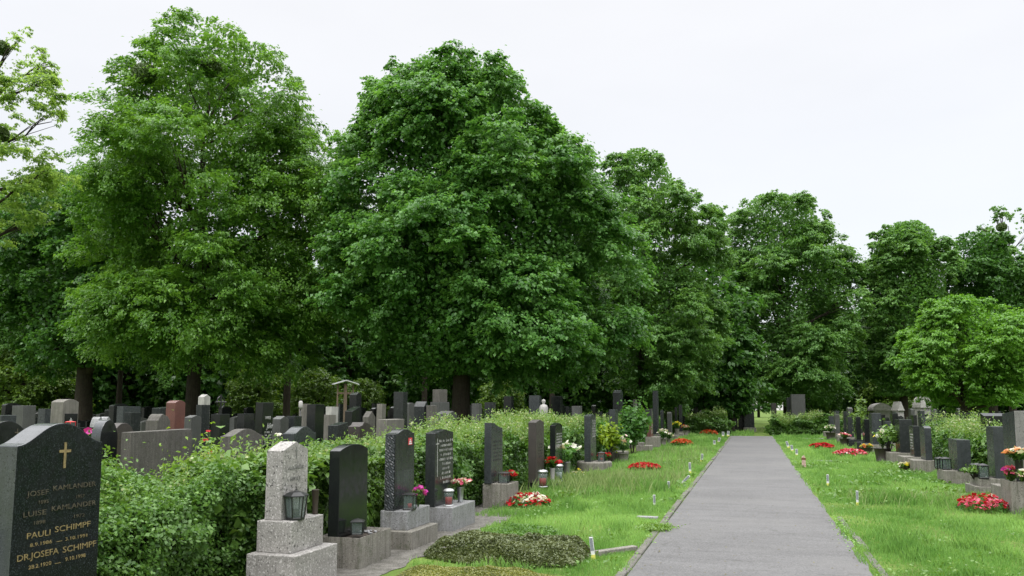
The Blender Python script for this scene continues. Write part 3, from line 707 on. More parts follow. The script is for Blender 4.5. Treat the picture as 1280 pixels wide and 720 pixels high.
# ------------------------------------------------------------------ hedges, shrubs, ground cover
def hedge(label, x0, x1, y0, y1, h, mat, leaf, n, seed, weeds=0, weed_h=.35, group=None, bulge=.12, name='hedge', top_var=.12, cat='hedge', aspect=.62, hfun=None):
    """a clipped or overgrown hedge: leaf shell over a lumpy woody core"""
    rng = np.random.default_rng(seed); cx, cyy = (x0 + x1) / 2, (y0 + y1) / 2
    root = thing(name, label, cat, (cx, cyy, 0), 0, group)
    def H(x, y):
        b = h if hfun is None else hfun(x, y)
        return b * (1 - top_var + 2 * top_var * (vnoise(x * 1.1 + 3, y * 1.1, seed) * .6 + vnoise(x * 3 + 7, y * 3, seed + 1) * .4))
    A = np.array([(y1 - y0) * h * 1.15, (x1 - x0) * (y1 - y0), (x1 - x0) * h, (x1 - x0) * h, (y1 - y0) * h * .5])
    face = rng.choice(5, n, p=A / A.sum()); u = rng.random(n); v = rng.random(n)
    X = x0 + u * (x1 - x0); Y = y0 + v * (y1 - y0); Z = np.zeros(n); NN = np.zeros((n, 3))
    HH = H(X, Y)
    front_x, back_x = (x1, x0) if x1 < 0 else (x0, x1)
    for f in range(5):
        m = face == f; k_ = m.sum()
        if f == 0: X[m] = front_x; Y[m] = y0 + u[m] * (y1 - y0); Z[m] = v[m] ** .9; NN[m] = (1 if x1 < 0 else -1, 0, .35)
        if f == 4: X[m] = back_x; Y[m] = y0 + u[m] * (y1 - y0); Z[m] = v[m]; NN[m] = (-1 if x1 < 0 else 1, 0, .35)
        if f == 1: Z[m] = 1; NN[m] = (0, 0, 1)
        if f == 2: Y[m] = y0; Z[m] = v[m]; NN[m] = (0, -1, .35)
        if f == 3: Y[m] = y1; Z[m] = v[m]; NN[m] = (0, 1, .35)
    HH = H(X, Y); Z = Z * HH
    lump = (vnoise(Y * 2.3 + X * .7, Z * 2.6 + X, seed + 5) - .5) * 2 * bulge + (vnoise(Y * 6 + X, Z * 6, seed + 6) - .5) * bulge
    dep_ = lump - rng.exponential(.05, n) + rng.exponential(.02, n)
    # round the top edges
    rd = np.clip((Z / np.maximum(HH, .1) - .8) / .2, 0, 1)
    P = np.stack([X, Y, Z], 1) + NN * dep_[:, None]
    P[:, 0] -= np.where((face == 0), np.sign(NN[:, 0]) * rd * rd * .10, 0)
    P[:, 2] = np.maximum(P[:, 2], .02)
    N2 = unit(NN * .7 + rng.normal(size=(n, 3)) * .5 + np.array([0, 0, .35]))
    tint = .40 + .30 * (vnoise(Y * 1.7, Z * 2 + X, seed + 8) - .5) + rng.normal(0, .2, n)
    V = leaf_quads(P, N2, leaf * np.where(vnoise(Y * 1.3 + 9, Z * 1.7 + X, seed + 11) > .66, 1.75, 1.0) * rng.uniform(.55, 1.4, n), aspect, .2, rng) - np.array([cx, cyy, 0])
    from_arrays('foliage', V, 4, M[mat], root, tint)
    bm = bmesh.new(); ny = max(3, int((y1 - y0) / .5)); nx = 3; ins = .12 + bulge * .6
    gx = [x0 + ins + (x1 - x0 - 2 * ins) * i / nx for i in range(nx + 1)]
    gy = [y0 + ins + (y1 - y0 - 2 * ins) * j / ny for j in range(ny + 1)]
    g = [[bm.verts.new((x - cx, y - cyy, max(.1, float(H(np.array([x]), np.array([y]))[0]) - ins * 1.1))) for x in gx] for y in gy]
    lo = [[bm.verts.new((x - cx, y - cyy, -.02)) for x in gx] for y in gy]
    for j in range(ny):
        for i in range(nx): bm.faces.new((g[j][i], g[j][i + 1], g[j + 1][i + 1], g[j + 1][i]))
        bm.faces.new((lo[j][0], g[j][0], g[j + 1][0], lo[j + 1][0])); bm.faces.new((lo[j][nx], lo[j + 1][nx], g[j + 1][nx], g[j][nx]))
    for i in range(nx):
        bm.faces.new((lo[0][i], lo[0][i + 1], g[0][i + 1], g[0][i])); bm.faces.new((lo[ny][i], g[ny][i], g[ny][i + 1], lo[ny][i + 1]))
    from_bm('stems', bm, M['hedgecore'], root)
    if weeds:
        m_ = weeds; bx = rng.uniform(x0 + .05, x1 - .05, m_); by = rng.uniform(y0, y1, m_); hh = weed_h * rng.uniform(.35, 1.55, m_) * (.4 + vnoise(bx * 1.4, by * 1.0, seed + 3))
        bz = H(bx, by) - .12; per = 16
        f = np.tile(np.linspace(.12, 1, per), m_); idx = np.repeat(np.arange(m_), per)
        la = rng.uniform(0, 6.28, m_); ln = hh * rng.uniform(0, .5, m_)
        P = np.stack([bx[idx] + np.cos(la[idx]) * ln[idx] * f ** 2, by[idx] + np.sin(la[idx]) * ln[idx] * f ** 2, bz[idx] + (hh[idx] + .12) * f], 1) + rng.normal(0, .022, (len(f), 3))
        V = leaf_quads(P, unit(rng.normal(size=(len(f), 3)) * .7 + np.array([0, 0, .7])), leaf * rng.uniform(.7, 1.5, len(f)) * (1.15 - .5 * f), .45, .2, rng)
        V2, _ = blades(bx, by, np.ones(m_), .008, rng, None, .01)
        V2[:, :2, 2] = bz[:, None]; V2[:, 2, 2] = bz + hh * .6; V2[:, 3, 2] = bz + hh
        from_arrays('sprays', np.concatenate([V, V2]) - np.array([cx, cyy, 0]), 4, M['weed'], root, np.concatenate([rng.normal(.35, .18, len(f)) + .3 * f, np.full(m_, .3)]))
        tip = rng.random(m_) < .35
        tp = np.stack([bx + np.cos(la) * ln, by + np.sin(la) * ln, bz + hh + .02], 1)[tip]; q = np.repeat(tp, 4, 0) + rng.normal(0, .02, (len(tp) * 4, 3))
        if len(q): from_arrays('blossoms', leaf_quads(q, unit(rng.normal(size=(len(q), 3)) + np.array([0, 0, 1.])), leaf * .7, .9, 0, rng) - np.array([cx, cyy, 0]), 4, M['seedhead'], root, rng.random(len(q)))
    return root
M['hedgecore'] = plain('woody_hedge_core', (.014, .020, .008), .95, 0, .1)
M['seedhead'] = leafmat('pale_seed_head', (.24, .30, .13), (.44, .48, .30), .3, .7, .2)

def bush(label, c, rx, ry, h, mat, leaf, n, seed, name='shrub', cat='shrub', group=None, aspect=.6, lobes=14, stems=6, base=.05):
    rng = np.random.default_rng(seed); root = thing(name, label, cat, c, 0, group)
    lc = rng.normal(size=(lobes, 3)); lc = unit(lc); lc[:, 2] = np.abs(lc[:, 2])
    LCp = lc * np.array([rx, ry, h * .55]) * rng.uniform(.35, .85, (lobes, 1)) + np.array([0, 0, h * .36 + base]); rr = np.array([rx, ry, h * .5]) * .5
    li = rng.integers(0, lobes, n); g = unit(rng.normal(size=(n, 3))); g[:, 2] = g[:, 2] * .9 + .1
    P = LCp[li] + g * (rng.random((n, 1)) ** .35) * rr * rng.uniform(.45, 1.25, lobes)[li][:, None] * np.array([1, 1, .85])
    st_ = rng.random(n) < .12; P[st_] += g[st_] * rr * rng.exponential(.45, (st_.sum(), 1)) + np.array([0, 0, .06 * h])
    P[:, 2] = np.clip(P[:, 2], .02, None)
    Nn = unit(g * .6 + rng.normal(size=(n, 3)) * .5 + np.array([0, 0, .6]))
    from_arrays('foliage', leaf_quads(P, Nn, leaf * rng.uniform(.6, 1.3, n), aspect, .25, rng), 4, M[mat], root, rng.normal(.45, .2, n) + rng.normal(0, .1, lobes)[li])
    bm = bmesh.new()
    for i in range(stems):
        t = Vector(LCp[i % lobes]); bm_tube(bm, [(t.x * .15, t.y * .15, -.02), t * .55 + Vector((0, 0, h * .1)), t], [.014 + h * .006, .012, .005], 5)
    from_bm('stems', bm, M['bark'], root)
    return root

def carpet(name, label, x0, x1, y0, y1, h, mat, leaf, n, seed, jag=.12, cat='ground cover', aspect=.5):
    """a low dense planted mat with a domed, ragged outline"""
    rng = np.random.default_rng(seed); cx, cyy = (x0 + x1) / 2, (y0 + y1) / 2
    x = rng.uniform(x0, x1, n); y = rng.uniform(y0, y1, n)
    u = (x - cx) / (x1 - x0) * 2; v = (y - cyy) / (y1 - y0) * 2
    d = 1 - np.abs(u) ** 2.6 - np.abs(v) ** 2.6 - jag * 3.2 * (vnoise(x * 3, y * 3, seed) * .6 + vnoise(x * 9, y * 9, seed + 1) * .4 - .35)
    m = d > .02; x, y, d = x[m], y[m], d[m]; n = len(x)
    z = h * np.clip(d * 1.6, 0, 1) ** .7 * (.35 + .7 * vnoise(x * 2.6, y * 3.4, seed + 2) + .5 * vnoise(x * 8, y * 9, seed + 3)) * (1 - .35 * rng.random(n) ** 2)
    P = np.stack([x - cx, y - cyy, z + .012], 1)
    Nn = unit(rng.normal(size=(n, 3)) * .55 + np.array([0, 0, .8]))
    o = from_arrays(name, leaf_quads(P, Nn, leaf * rng.uniform(.6, 1.4, n), aspect, .1, rng), 4, M[mat], None, .45 + .5 * (vnoise(x * 5, y * 5, seed + 4) - .5) + rng.normal(0, .2, n))
    o.location = (cx, cyy, 0)
    return tag(o, label, cat, None, 'stuff')

def blooms(parent, name, P, mat, size, rng, up=.7):
    """every blossom: five petals round its centre"""
    n = len(P); k = 5; Nn = unit(rng.normal(size=(n, 3)) * .45 + np.array([0, 0, up]))
    ref = unit(rng.normal(size=(n, 3))); a = unit(np.cross(Nn, ref)); b = np.cross(Nn, a); VV = []
    s = (size * rng.uniform(.7, 1.25, n))[:, None]
    for i in range(k):
        th = 2 * math.pi * i / k; d = a * math.cos(th) + b * math.sin(th); e2 = -a * math.sin(th) + b * math.cos(th)
        up_ = Nn * s * .28
        VV.append(np.stack([P, P + d * s * .36 + e2 * s * .26 + up_, P + d * s * .62 + up_ * .8, P + d * s * .36 - e2 * s * .26 + up_], 1))
    V = np.concatenate(VV)
    return from_arrays(name, V, 4, M[mat], parent, np.tile(rng.random(n), k))

def flower_bed(label, c, rx, ry, h, colors, seed, n=60, size=.07, group=None):
    rng = np.random.default_rng(seed); root = thing('flower_bed', label, 'flower bed', (c[0], c[1], 0), 0, group)
    m = int(n * 5); r_ = np.sqrt(rng.random(m)); a = rng.uniform(0, 6.28, m)
    z = h * np.sqrt(np.clip(1 - r_ ** 2, 0, 1)) * rng.uniform(.4, .95, m) + .02
    from_arrays('foliage', leaf_quads(np.stack([rx * r_ * np.cos(a), ry * r_ * np.sin(a), z], 1), unit(rng.normal(size=(m, 3)) * .5 + np.array([0, 0, 1.])), size * rng.uniform(.6, 1.2, m), .7, .2, rng), 4, M['darkleaf'], root, rng.random(m))
    for mat, fr, sel in colors:
        k_ = int(n * fr); r_ = np.sqrt(rng.random(k_)) * .97; a = rng.uniform(0, 6.28, k_)
        if sel is not None: a = rng.uniform(sel[0], sel[1], k_); r_ = sel[2] + (sel[3] - sel[2]) * np.sqrt(rng.random(k_))
        z = h * np.sqrt(np.clip(1.02 - r_ ** 2, 0, 1)) * rng.uniform(.85, 1.15, k_) + .035
        blooms(root, 'blossoms', np.stack([rx * r_ * np.cos(a), ry * r_ * np.sin(a), z], 1), mat, size, rng)
    return root

def bouquet(label, c, r_, h, colors, seed, n=16, size=.06, green='maple', stem=.0, name='bouquet', cat='flowers', group=None):
    """cut flowers: stems from c upward, leaves between, blossoms on a dome"""
    rng = np.random.default_rng(seed); root = thing(name, label, cat, c, 0, group)
    bm = bmesh.new(); PP = {}
    for mat, fr in colors:
        k_ = max(2, int(n * fr)); P = []
        for i in range(k_):
            a = rng.uniform(0, 6.28); q = math.sqrt(rng.random()) * r_; z = h * (1 - .35 * (q / r_) ** 2) * rng.uniform(.86, 1.08)
            P.append((q * math.cos(a), q * math.sin(a), z)); bm_tube(bm, [(0, 0, -stem), (q * .35 * math.cos(a), q * .35 * math.sin(a), z * .5), P[-1]], [.004, .004, .003], 4)
        PP[mat] = PP.get(mat, []) + P
    from_bm('stems', bm, M['stemgreen'], root)
    for mat, P in PP.items(): blooms(root, 'blossoms', np.array(P), mat, size, rng)
    m = n * 5; a = rng.uniform(0, 6.28, m); q = np.sqrt(rng.random(m)) * r_ * 1.05; z = h * rng.uniform(.25, .92, m)
    from_arrays('leaves', leaf_quads(np.stack([q * np.cos(a) * z / h, q * np.sin(a) * z / h, z], 1), unit(rng.normal(size=(m, 3)) * .6 + np.array([0, 0, .8])), size * rng.uniform(.8, 1.6, m), .45, .3, rng), 4, M[green], root, rng.random(m))
    return root
M['stemgreen'] = plain('flower_stem', (.06, .12, .03), .6)

# ------------------------------------------------------------------ small grave goods
def vase(label, c, r_, h, mat, name='vase', cat='vase', n=16, group=None):
    root = lathe(name, [(r_ * .72, 0), (r_ * .80, h * .03), (r_ * .74, h * .06), (r_ * .82, h * .5), (r_, h * .97), (r_ * 1.08, h), (r_ * .93, h), (r_ * .80, h * .9)], M[mat], None, n)
    root.location = c; return tag(root, label, cat, group)

def lantern(label, c, w_, h, sides=4, frame='ironblack', rz=0.0, flare=1.15, finial=True, candle=None, roof=.22, group=None):
    """metal grave lantern: foot, corner bars, panes, roof, finial and candle"""
    root = thing('grave_lantern', label, 'lantern', c, rz, group); rot = math.pi / sides
    r0 = w_ / 2 / math.cos(rot); r1 = r0 * flare; hb = h * .09; ht = h * (1 - roof)
    lathe('foot', [(r0 * 1.06, 0), (r0 * 1.06, hb * .7), (r0, hb)], M[frame], root, sides, False, rot=rot)
    bm = bmesh.new()
    for i in range(sides):
        a = rot + 2 * math.pi * i / sides; c_, s_ = math.cos(a), math.sin(a)
        bm_tube(bm, [(r0 * c_, r0 * s_, hb * .8), (r1 * c_, r1 * s_, ht)], [w_ * .055] * 2, 4)
    from_bm('corner_bars', bm, M[frame], root)
    bm = bmesh.new(); k0, k1 = r0 * .93, r1 * .93
    for i in range(sides):
        a = rot + 2 * math.pi * i / sides; b = rot + 2 * math.pi * (i + 1) / sides
        f = [bm.verts.new(p) for p in ((k0 * math.cos(a), k0 * math.sin(a), hb), (k0 * math.cos(b), k0 * math.sin(b), hb), (k1 * math.cos(b), k1 * math.sin(b), ht), (k1 * math.cos(a), k1 * math.sin(a), ht))]; bm.faces.new(f)
    from_bm('panes', bm, M['glass'], root)
    rp = [(r1 * 1.02, ht - h * .02), (r1 * 1.16, ht), (r1 * 1.14, ht + h * .02), (r1 * .62, ht + h * roof * .62), (r1 * .2, ht + h * roof * .8), (r1 * .12, ht + h * roof * .9)]
    rf_ = lathe('roof', rp, M[frame], root, sides, False, rot=rot)
    if finial: lathe('finial', [(w_ * .035, h - h * roof * .1), (w_ * .05, h), (w_ * .02, h + h * .05), (w_ * .045, h + h * .08), (.003, h + h * .12)], M[frame], rf_, 8)
    lathe('candle', [(w_ * .2, hb), (w_ * .21, h * .34), (w_ * .17, h * .36)], M[candle or 'weather'], root, 12)
    return root

def glass_candle(label, c, w_, h, red=True, lid='steel', group=None):
    root = thing('grave_candle', label, 'candle', c, 0, group)
    lathe('base', [(w_ * .48, 0), (w_ * .5, h * .05), (w_ * .42, h * .08)], M[lid], root, 14)
    lathe('glass', [(w_ * .40, h * .08), (w_ * .43, h * .45), (w_ * .48, h * .82)], M['glass'], root, 14)
    lathe('candle', [(w_ * .33, h * .085), (w_ * .34, h * .5), (w_ * .3, h * .52)], M['redplastic' if red else 'stakewhite'], root, 12)
    lathe('lid', [(w_ * .52, h * .82), (w_ * .53, h * .90), (w_ * .36, h * .97), (w_ * .1, h)], M[lid], root, 14)
    return root

def stake(px, yb, h_px, label, lean=(0, 0), mats=('stakewhite', 'stakegrey', 'stakeyellow'), flat=False):
    g = on_z(px, yb); sc = (np.array([g[0], g[1], 0]) - CAM) @ HV / F; h = h_px * sc * 1.0; wv = max(.042, 4.6 * sc) if px < 760 else max(.036, 2.9 * sc)
    root = thing('grave_marker', label, 'marker', (g[0], g[1], 0), 0, 'plot marker stakes along the path edges')
    root.rotation_euler = (lean[0], lean[1], random.uniform(-.25, .25))
    box('stake', (-wv / 2, wv / 2, -.006, .006, -.04, h), M[mats[0]], root, .002)
    box('label_strip', (-wv * .42, wv * .42, -.0085, -.0065, h * .40, h * .96), M[mats[1]], root, .001)
    box('foot_band', (-wv * .52, wv * .52, -.0085, .0085, -.04, h * .22), M[mats[2]], root, .001)
    return root

M['litter'] = leafmat('dry_leaf', (.07, .055, .03), (.16, .15, .06), .1, .8, .1)
# ------------------------------------------------------------------ gravestones
def outline(shape, W, H, rise, taper):
    w2 = W / 2; up = []
    n = 22
    if shape == 'flat': up = [(-w2, H), (w2, H)]
    elif shape == 'arch': up = [(-w2 + W * i / n, H - rise + rise * (1 - (2 * i / n - 1) ** 2)) for i in range(n + 1)]
    elif shape == 'round': up = [(-w2 * math.cos(math.pi * i / n), H - rise + rise * math.sin(math.pi * i / n)) for i in range(n + 1)]
    elif shape == 'bell': up = [(-w2 + W * i / n, H - rise * (.5 - .5 * math.cos(math.pi * abs(2 * i / n - 1) ** 1.15))) for i in range(n + 1)]
    elif shape == 'gable': up = [(-w2, H - rise), (0, H), (w2, H - rise)]
    elif shape == 'shoulder': up = [(-w2, H - rise), (-w2 * .62, H - rise * .9), (-w2 * .38, H - rise * .12), (-w2 * .2, H), (w2 * .2, H), (w2 * .38, H - rise * .12), (w2 * .62, H - rise * .9), (w2, H - rise)]
    elif shape == 'slant': up = [(-w2, H), (w2, H - rise)]
    elif shape == 'slantr': up = [(-w2, H - rise), (w2, H)]
    elif shape == 'notch': up = [(-w2, H), (-w2 * .35, H - rise * .12)] + [(-w2 * .35 + 1.35 * w2 * i / 8, H - rise * (.12 + .88 * (i / 8) ** .6)) for i in range(1, 9)]
    elif shape == 'rough':
        rr_ = random.Random(int(W * 1e4)); up = [(-w2 + W * i / 9, H - rise * (abs(2 * i / 9 - 1) ** 1.6) + rr_.uniform(-.02, .02)) for i in range(10)]
    elif shape == 'heart':
        pts = []
        for i in range(40):
            t = 2 * math.pi * i / 40 + math.pi
            pts.append((W / 2 * (16 * math.sin(t) ** 3) / 16.0, H * .56 + H * .44 * (13 * math.cos(t) - 5 * math.cos(2 * t) - 2 * math.cos(3 * t) - math.cos(4 * t)) / 14.5))
        return pts
    pts = [(w2, 0), (-w2, 0)] + up if False else [(-w2, 0)] + up + [(w2, 0)]
    return [(x * (1 - taper * z / H), z) for x, z in pts]

def slab(name, shape, W, H, T, mat, parent, z0=0, rise=.08, taper=0.0, y=0.0, bev=.007, x=0.0, edge=None):
    pts = outline(shape, W, H, rise, taper); bm = bmesh.new()
    fr = [bm.verts.new((px + x, y, pz + z0)) for px, pz in pts]; bk = [bm.verts.new((px + x, y + T, pz + z0)) for px, pz in pts]
    f1 = bm.faces.new(fr); bm.faces.new(bk[::-1]); n = len(pts)
    for i in range(n): bm.faces.new((fr[i], bk[i], bk[(i + 1) % n], fr[(i + 1) % n]))
    bmesh.ops.recalc_face_normals(bm, faces=bm.faces[:])
    bm.normal_update()
    ed = [e_ for e_ in bm.edges if e_.calc_face_angle(0) > R(40)]
    try: bmesh.ops.bevel(bm, geom=ed, offset=bev, segments=2, profile=.6, affect='EDGES')
    except Exception: pass
    bm.normal_update()
    if edge is not None:
        for f in bm.faces:
            if abs(f.normal.y) < .5: f.material_index = 1
    o = from_bm(name, bm, mat, parent)
    if edge is not None: o.data.materials.append(edge)
    return o

def text(parent, s, x, z, size, mat, y=-.0025, align='CENTER', depth=.0015, shear=0.0, name='lettering', space=1.0, maxw=None):
    cu = bpy.data.curves.new(name, 'FONT'); cu.body = s; cu.size = size; cu.align_x = align; cu.extrude = depth; cu.shear = shear; cu.space_character = space; cu.resolution_u = 3
    tmp = bpy.data.objects.new(name, cu); COL.objects.link(tmp); bpy.context.view_layer.update()
    me = bpy.data.meshes.new_from_object(tmp.evaluated_get(bpy.context.evaluated_depsgraph_get())); bpy.data.objects.remove(tmp); bpy.data.curves.remove(cu)
    n = len(me.vertices); co = np.empty(n * 3); me.vertices.foreach_get('co', co); co = co.reshape(-1, 3)
    if maxw:
        wd = co[:, 0].max() - co[:, 0].min()
        if wd > maxw: co[:, 0] *= maxw / wd
    q = np.stack([co[:, 0] + x, np.full(n, y) - co[:, 2], co[:, 1] + z], 1); me.vertices.foreach_set('co', q.ravel()); me.update()
    me.materials.clear(); me.materials.append(mat)
    return link(bpy.data.objects.new(name, me), parent)

def worn_lines(parent, x0, x1, rows, mat, seed, y=-.003, hgt=.022):
    """inscription too worn or far to read: broken strokes in rows"""
    rnd = random.Random(seed); bm = bmesh.new()
    for z, l0, l1 in rows:
        x = x0 + (x1 - x0) * l0; xe = x0 + (x1 - x0) * l1
        while x < xe:
            c_ = rnd.uniform(.35, .75) * hgt
            for q in range(rnd.randint(1, 2)):
                xx = x + q * c_ * .6; bm_box(bm, xx, xx + hgt * .16, y, y + .0018, z, z + hgt * rnd.uniform(.7, 1))
            if rnd.random() < .6:
                zz = z + rnd.choice((0, .45, .85)) * hgt; bm_box(bm, x, x + c_ * .8, y - .0006, y + .0012, zz, zz + hgt * .15)
            x += c_ * 1.55 + (hgt * .8 if rnd.random() < .14 else 0)
    return from_bm('inscription', bm, mat, parent)

def cross(parent, x, z, h, mat, y=-.0045, wd=.012, arms=.5, name='cross', pos=.68):
    bm = bmesh.new(); bm_box(bm, x - wd / 2, x + wd / 2, y, y + .0035, z, z + h)
    bm_box(bm, x - h * arms / 2, x - wd / 2 - .0002, y + .0003, y + .0035, z + h * pos - wd / 2, z + h * pos + wd / 2); bm_box(bm, x + wd / 2 + .0002, x + h * arms / 2, y + .0003, y + .0035, z + h * pos - wd / 2, z + h * pos + wd / 2)
    return from_bm(name, bm, mat, parent)

def trough(name, dims, mat, parent, wall=.07, soil=True, deep=.06):
    """a base block with a planting hollow"""
    x0, x1, y0, y1, z0, z1 = dims; bm = bmesh.new(); bm_box(bm, *dims); bm.normal_update()
    top = max(bm.faces, key=lambda f: f.calc_center_median().z)
    bmesh.ops.inset_region(bm, faces=[top], thickness=wall)
    top = [f for f in bm.faces if abs(f.normal.z - 1) < .01 and f.calc_area() < (x1 - x0 - wall) * (y1 - y0 - wall)][0] if False else top
    for v in top.verts: v.co.z -= deep
    bevel(bm, .006, 40, 1)
    o = from_bm(name, bm, mat, parent)
    if soil: box('soil', (x0 + wall + .004, x1 - wall - .004, y0 + wall + .004, y1 - wall - .004, z1 - deep + .003, z1 - deep + .03), M['soil'], o, 0)
    return o

XL, XR = -4.25, 4.25
ROW_L = 'gravestones of the row facing the path by the hedge'
ROW_R = 'gravestones of the row facing the path across from the hedge'
FIELD = 'gravestones standing in the field behind the hedge'

def row_stone(side, label, pl, pr, ptop, shape, T, mat, zb, rise=.06, taper=.02, Xf=None, bases=(), group=None, name='gravestone', yr=None, edge=None):
    """stone of a path row: its inscribed face lies in the plane X = Xf; pl / pr are the picture columns of the face's two edges"""
    X = Xf if Xf is not None else (XL if side < 0 else XR)
    ya, yb_ = on_x(pl, ptop, X)[1], on_x(pr, ptop, X)[1]
    if yr: ya, yb_ = yr
    y0, y1 = min(ya, yb_), max(ya, yb_); yc = (y0 + y1) / 2; W = y1 - y0
    zt = on_x((pl + pr) / 2, ptop, X)[2] if not isinstance(ptop, tuple) else ptop
    root = thing(name, label, 'gravestone', (X, yc, 0), R(90 if side < 0 else -90), group or (ROW_L if side < 0 else ROW_R))
    slab('headstone', shape, W, zt - zb, T, M[mat], root, zb, rise, taper, edge=M[edge] if edge else None)
    for b in bases:
        d = b[:-2]; 
        (trough if b[-1] == 'trough' else box)(b[-1] if b[-1] != 'trough' else 'trough', d, M[b[-2]], root)
    return root, W, zt, yc

def field_stone(label, x0, x1, ytop, D, shape, mat, rise=.06, T=.15, facing=-1, lettering=None, base=True, taper=.02, group=FIELD, name='gravestone', yb=None, zcap=None, L=None, tilt=0.0, edge=None):
    pxc = (x0 + x1) / 2; c = at_depth(pxc, ytop, D); H = c[2]
    if zcap: H = zcap
    al = math.atan((pxc - 640) / F); th = YAW - al
    proj = (x1 - x0) * D * math.cos(al) / F
    s_, c_ = abs(math.sin(th)), math.cos(th)
    if L is None:
        if s_ > .2: L = max(.3, (proj - T * c_) / s_)
        else: L = .62; T = min(.4, max(.1, (proj - L * s_) / c_))
        if L > 1.9: L = 1.9
    root = thing(name, label, 'gravestone', (c[0], c[1], 0), R(90 if facing > 0 else -90), group)
    root.rotation_euler = (random.gauss(0, .012), tilt + random.gauss(0, .012), R(90 if facing > 0 else -90))
    zb = 0.0
    if base:
        zb = min(.22, H * .15); box('base', (-L / 2 - .07, L / 2 + .07, -T / 2 - .10, T / 2 + .08, -.02, zb), M['concrete'], root)
    slab('headstone', shape, L, H - zb, T, M[mat], root, zb, rise, taper, y=-T / 2, edge=M[edge] if edge else None)
    return root, L, H, T
# ------------------------------------------------------------------ the path row beside the hedge
XL, XR = -4.05, 4.10
def local(px, py, X, yc):
    p = on_x(px, py, X); return (p[1] - yc) * (1 if X < 0 else -1), p[2]

# 1: the big dark stone with gilded names
r1, W1, z1, c1 = row_stone(-1, 'large dark granite gravestone with curved bell top, gilded cross and gilded names', 22, 131, 529, 'bell', .17, 'schimpf', .30, .125, .03, edge='sawn',
                           bases=((-.45, .45, -.28, .26, -.02, .30, 'dark', 'base'),))
def lt(px0, px1, py, s, mat, cap=None, capz=.030):
    x0, z = local(px0, py, XL, c1); x1, _ = local(px1, py, XL, c1)
    o = text(r1, s, 0, z, capz / .70, M[mat], align='LEFT'); me = o.data
    co = np.empty(len(me.vertices) * 3); me.vertices.foreach_get('co', co); co = co.reshape(-1, 3)
    a, b = co[:, 0].min(), co[:, 0].max(); co[:, 0] = x0 + (co[:, 0] - a) * (x1 - x0) / (b - a); me.vertices.foreach_set('co', co.ravel()); me.update()
lt(33, 60, 621, 'JOSEF', 'oldgold'); lt(66, 119, 613.5, 'KAMLANDER', 'oldgold')
lt(48, 60, 630, '1895', 'oldgold', capz=.020); lt(95, 105, 623, '1957', 'oldgold', capz=.020)
lt(28.5, 57, 647, 'LUISE', 'oldgold'); lt(64, 119, 639, 'KAMLANDER', 'oldgold')
lt(42, 56, 656, '1898', 'oldgold', capz=.020); lt(92, 105, 647.5, '1972', 'oldgold', capz=.020)
lt(33, 62, 674, 'PAULI', 'gold', capz=.034); lt(68, 112, 665.5, 'SCHIMPF', 'gold', capz=.034)
lt(37, 64, 684, '8.9.1986', 'gold', capz=.020); lt(81, 108, 676, '3.10.1991', 'gold', capz=.020); lt(70, 77, 678.5, '-', 'gold', capz=.02)
lt(20.8, 72, 702.5, 'DR.JOSEFA', 'gold', capz=.036); lt(78, 119, 691, 'SCHIMPF', 'gold', capz=.036)
lt(35, 63, 712, '28.2.1920', 'gold', capz=.022); lt(81, 106, 701.5, '9.10.1998', 'gold', capz=.022); lt(68, 75, 706, '-', 'gold', capz=.02)
cx_, cz_ = local(80, 585, XL, c1); cz2 = local(80, 553, XL, c1)[1]
cross(r1, cx_, cz_, cz2 - cz_, M['gold'], wd=.017, arms=.55, pos=.66)

# 2: pale speckled granite on two steps
r2, W2, z2, c2 = row_stone(-1, 'pale speckled granite gravestone with a low gable top on a two stepped base', 354, 386, 552, 'gable', .17, 'light', .61, .075, .035,
                           bases=((-.37, .36, -.25, .24, -.02, .335, 'light', 'lower_step'), (-.27, .28, -.14, .21, .335, .61, 'light', 'upper_step')))
x_, z_ = local(370, 588, XL, c2)
text(r2, 'ALEXANDER', x_, local(370, 586.5, XL, c2)[1], .047, M['greytext'], maxw=.33); text(r2, 'GUTALT', x_ - .01, local(370, 600, XL, c2)[1], .047, M['greytext'], maxw=.26)
cross(r2, x_, local(370, 573, XL, c2)[1], .105, M['greytext'], wd=.012, arms=.5)
lantern('black six sided lantern with glass panes on the pale speckled granite base', (-3.965, c2 - .12, .61), .135, .265, 6, 'ironblack', .2, 1.3, True, None, .2)
vase('slim rusty brown tube vase beside the pale speckled gravestone', (-3.99, c2 + .26, .61), .034, .23, 'bronze')

# 3: black polished arch
r3, W3, z3, c3 = row_stone(-1, 'black polished gravestone with a plain arched top on a concrete trough', 425, 460.5, 555, 'arch', .12, 'black', .30, .06, .02,
                           bases=((-.32, .42, -.24, .22, -.02, .315, 'concrete', 'trough'),))
lantern('small dark lantern on the concrete trough of the black arched gravestone', (-3.93, c3 - .13, .315), .105, .165, 4, 'ironblack', .35, 1.15, False, None, .2)
def pebble_heap(label, c, n, seed, r_=.09):
    bm = bmesh.new(); rnd = random.Random(seed)
    for i in range(n):
        m4 = Matrix.Translation((rnd.gauss(0, r_ * .5), rnd.gauss(0, r_ * .5), .012)) @ Matrix.Rotation(rnd.uniform(0, 6), 4, 'Z') @ Matrix.Diagonal((rnd.uniform(.015, .03), rnd.uniform(.012, .022), rnd.uniform(.01, .018), 1))
        bmesh.ops.create_icosphere(bm, subdivisions=2, radius=1, matrix=m4)
    o = from_bm('pebbles', bm, M['basegrey'], None, True); o.location = c; return tag(o, label, 'pebbles', None, 'stuff')
pebble_heap('pale pebbles lying in the soil of the concrete trough', (-3.98, c3 + .2, .285), 12, 3)

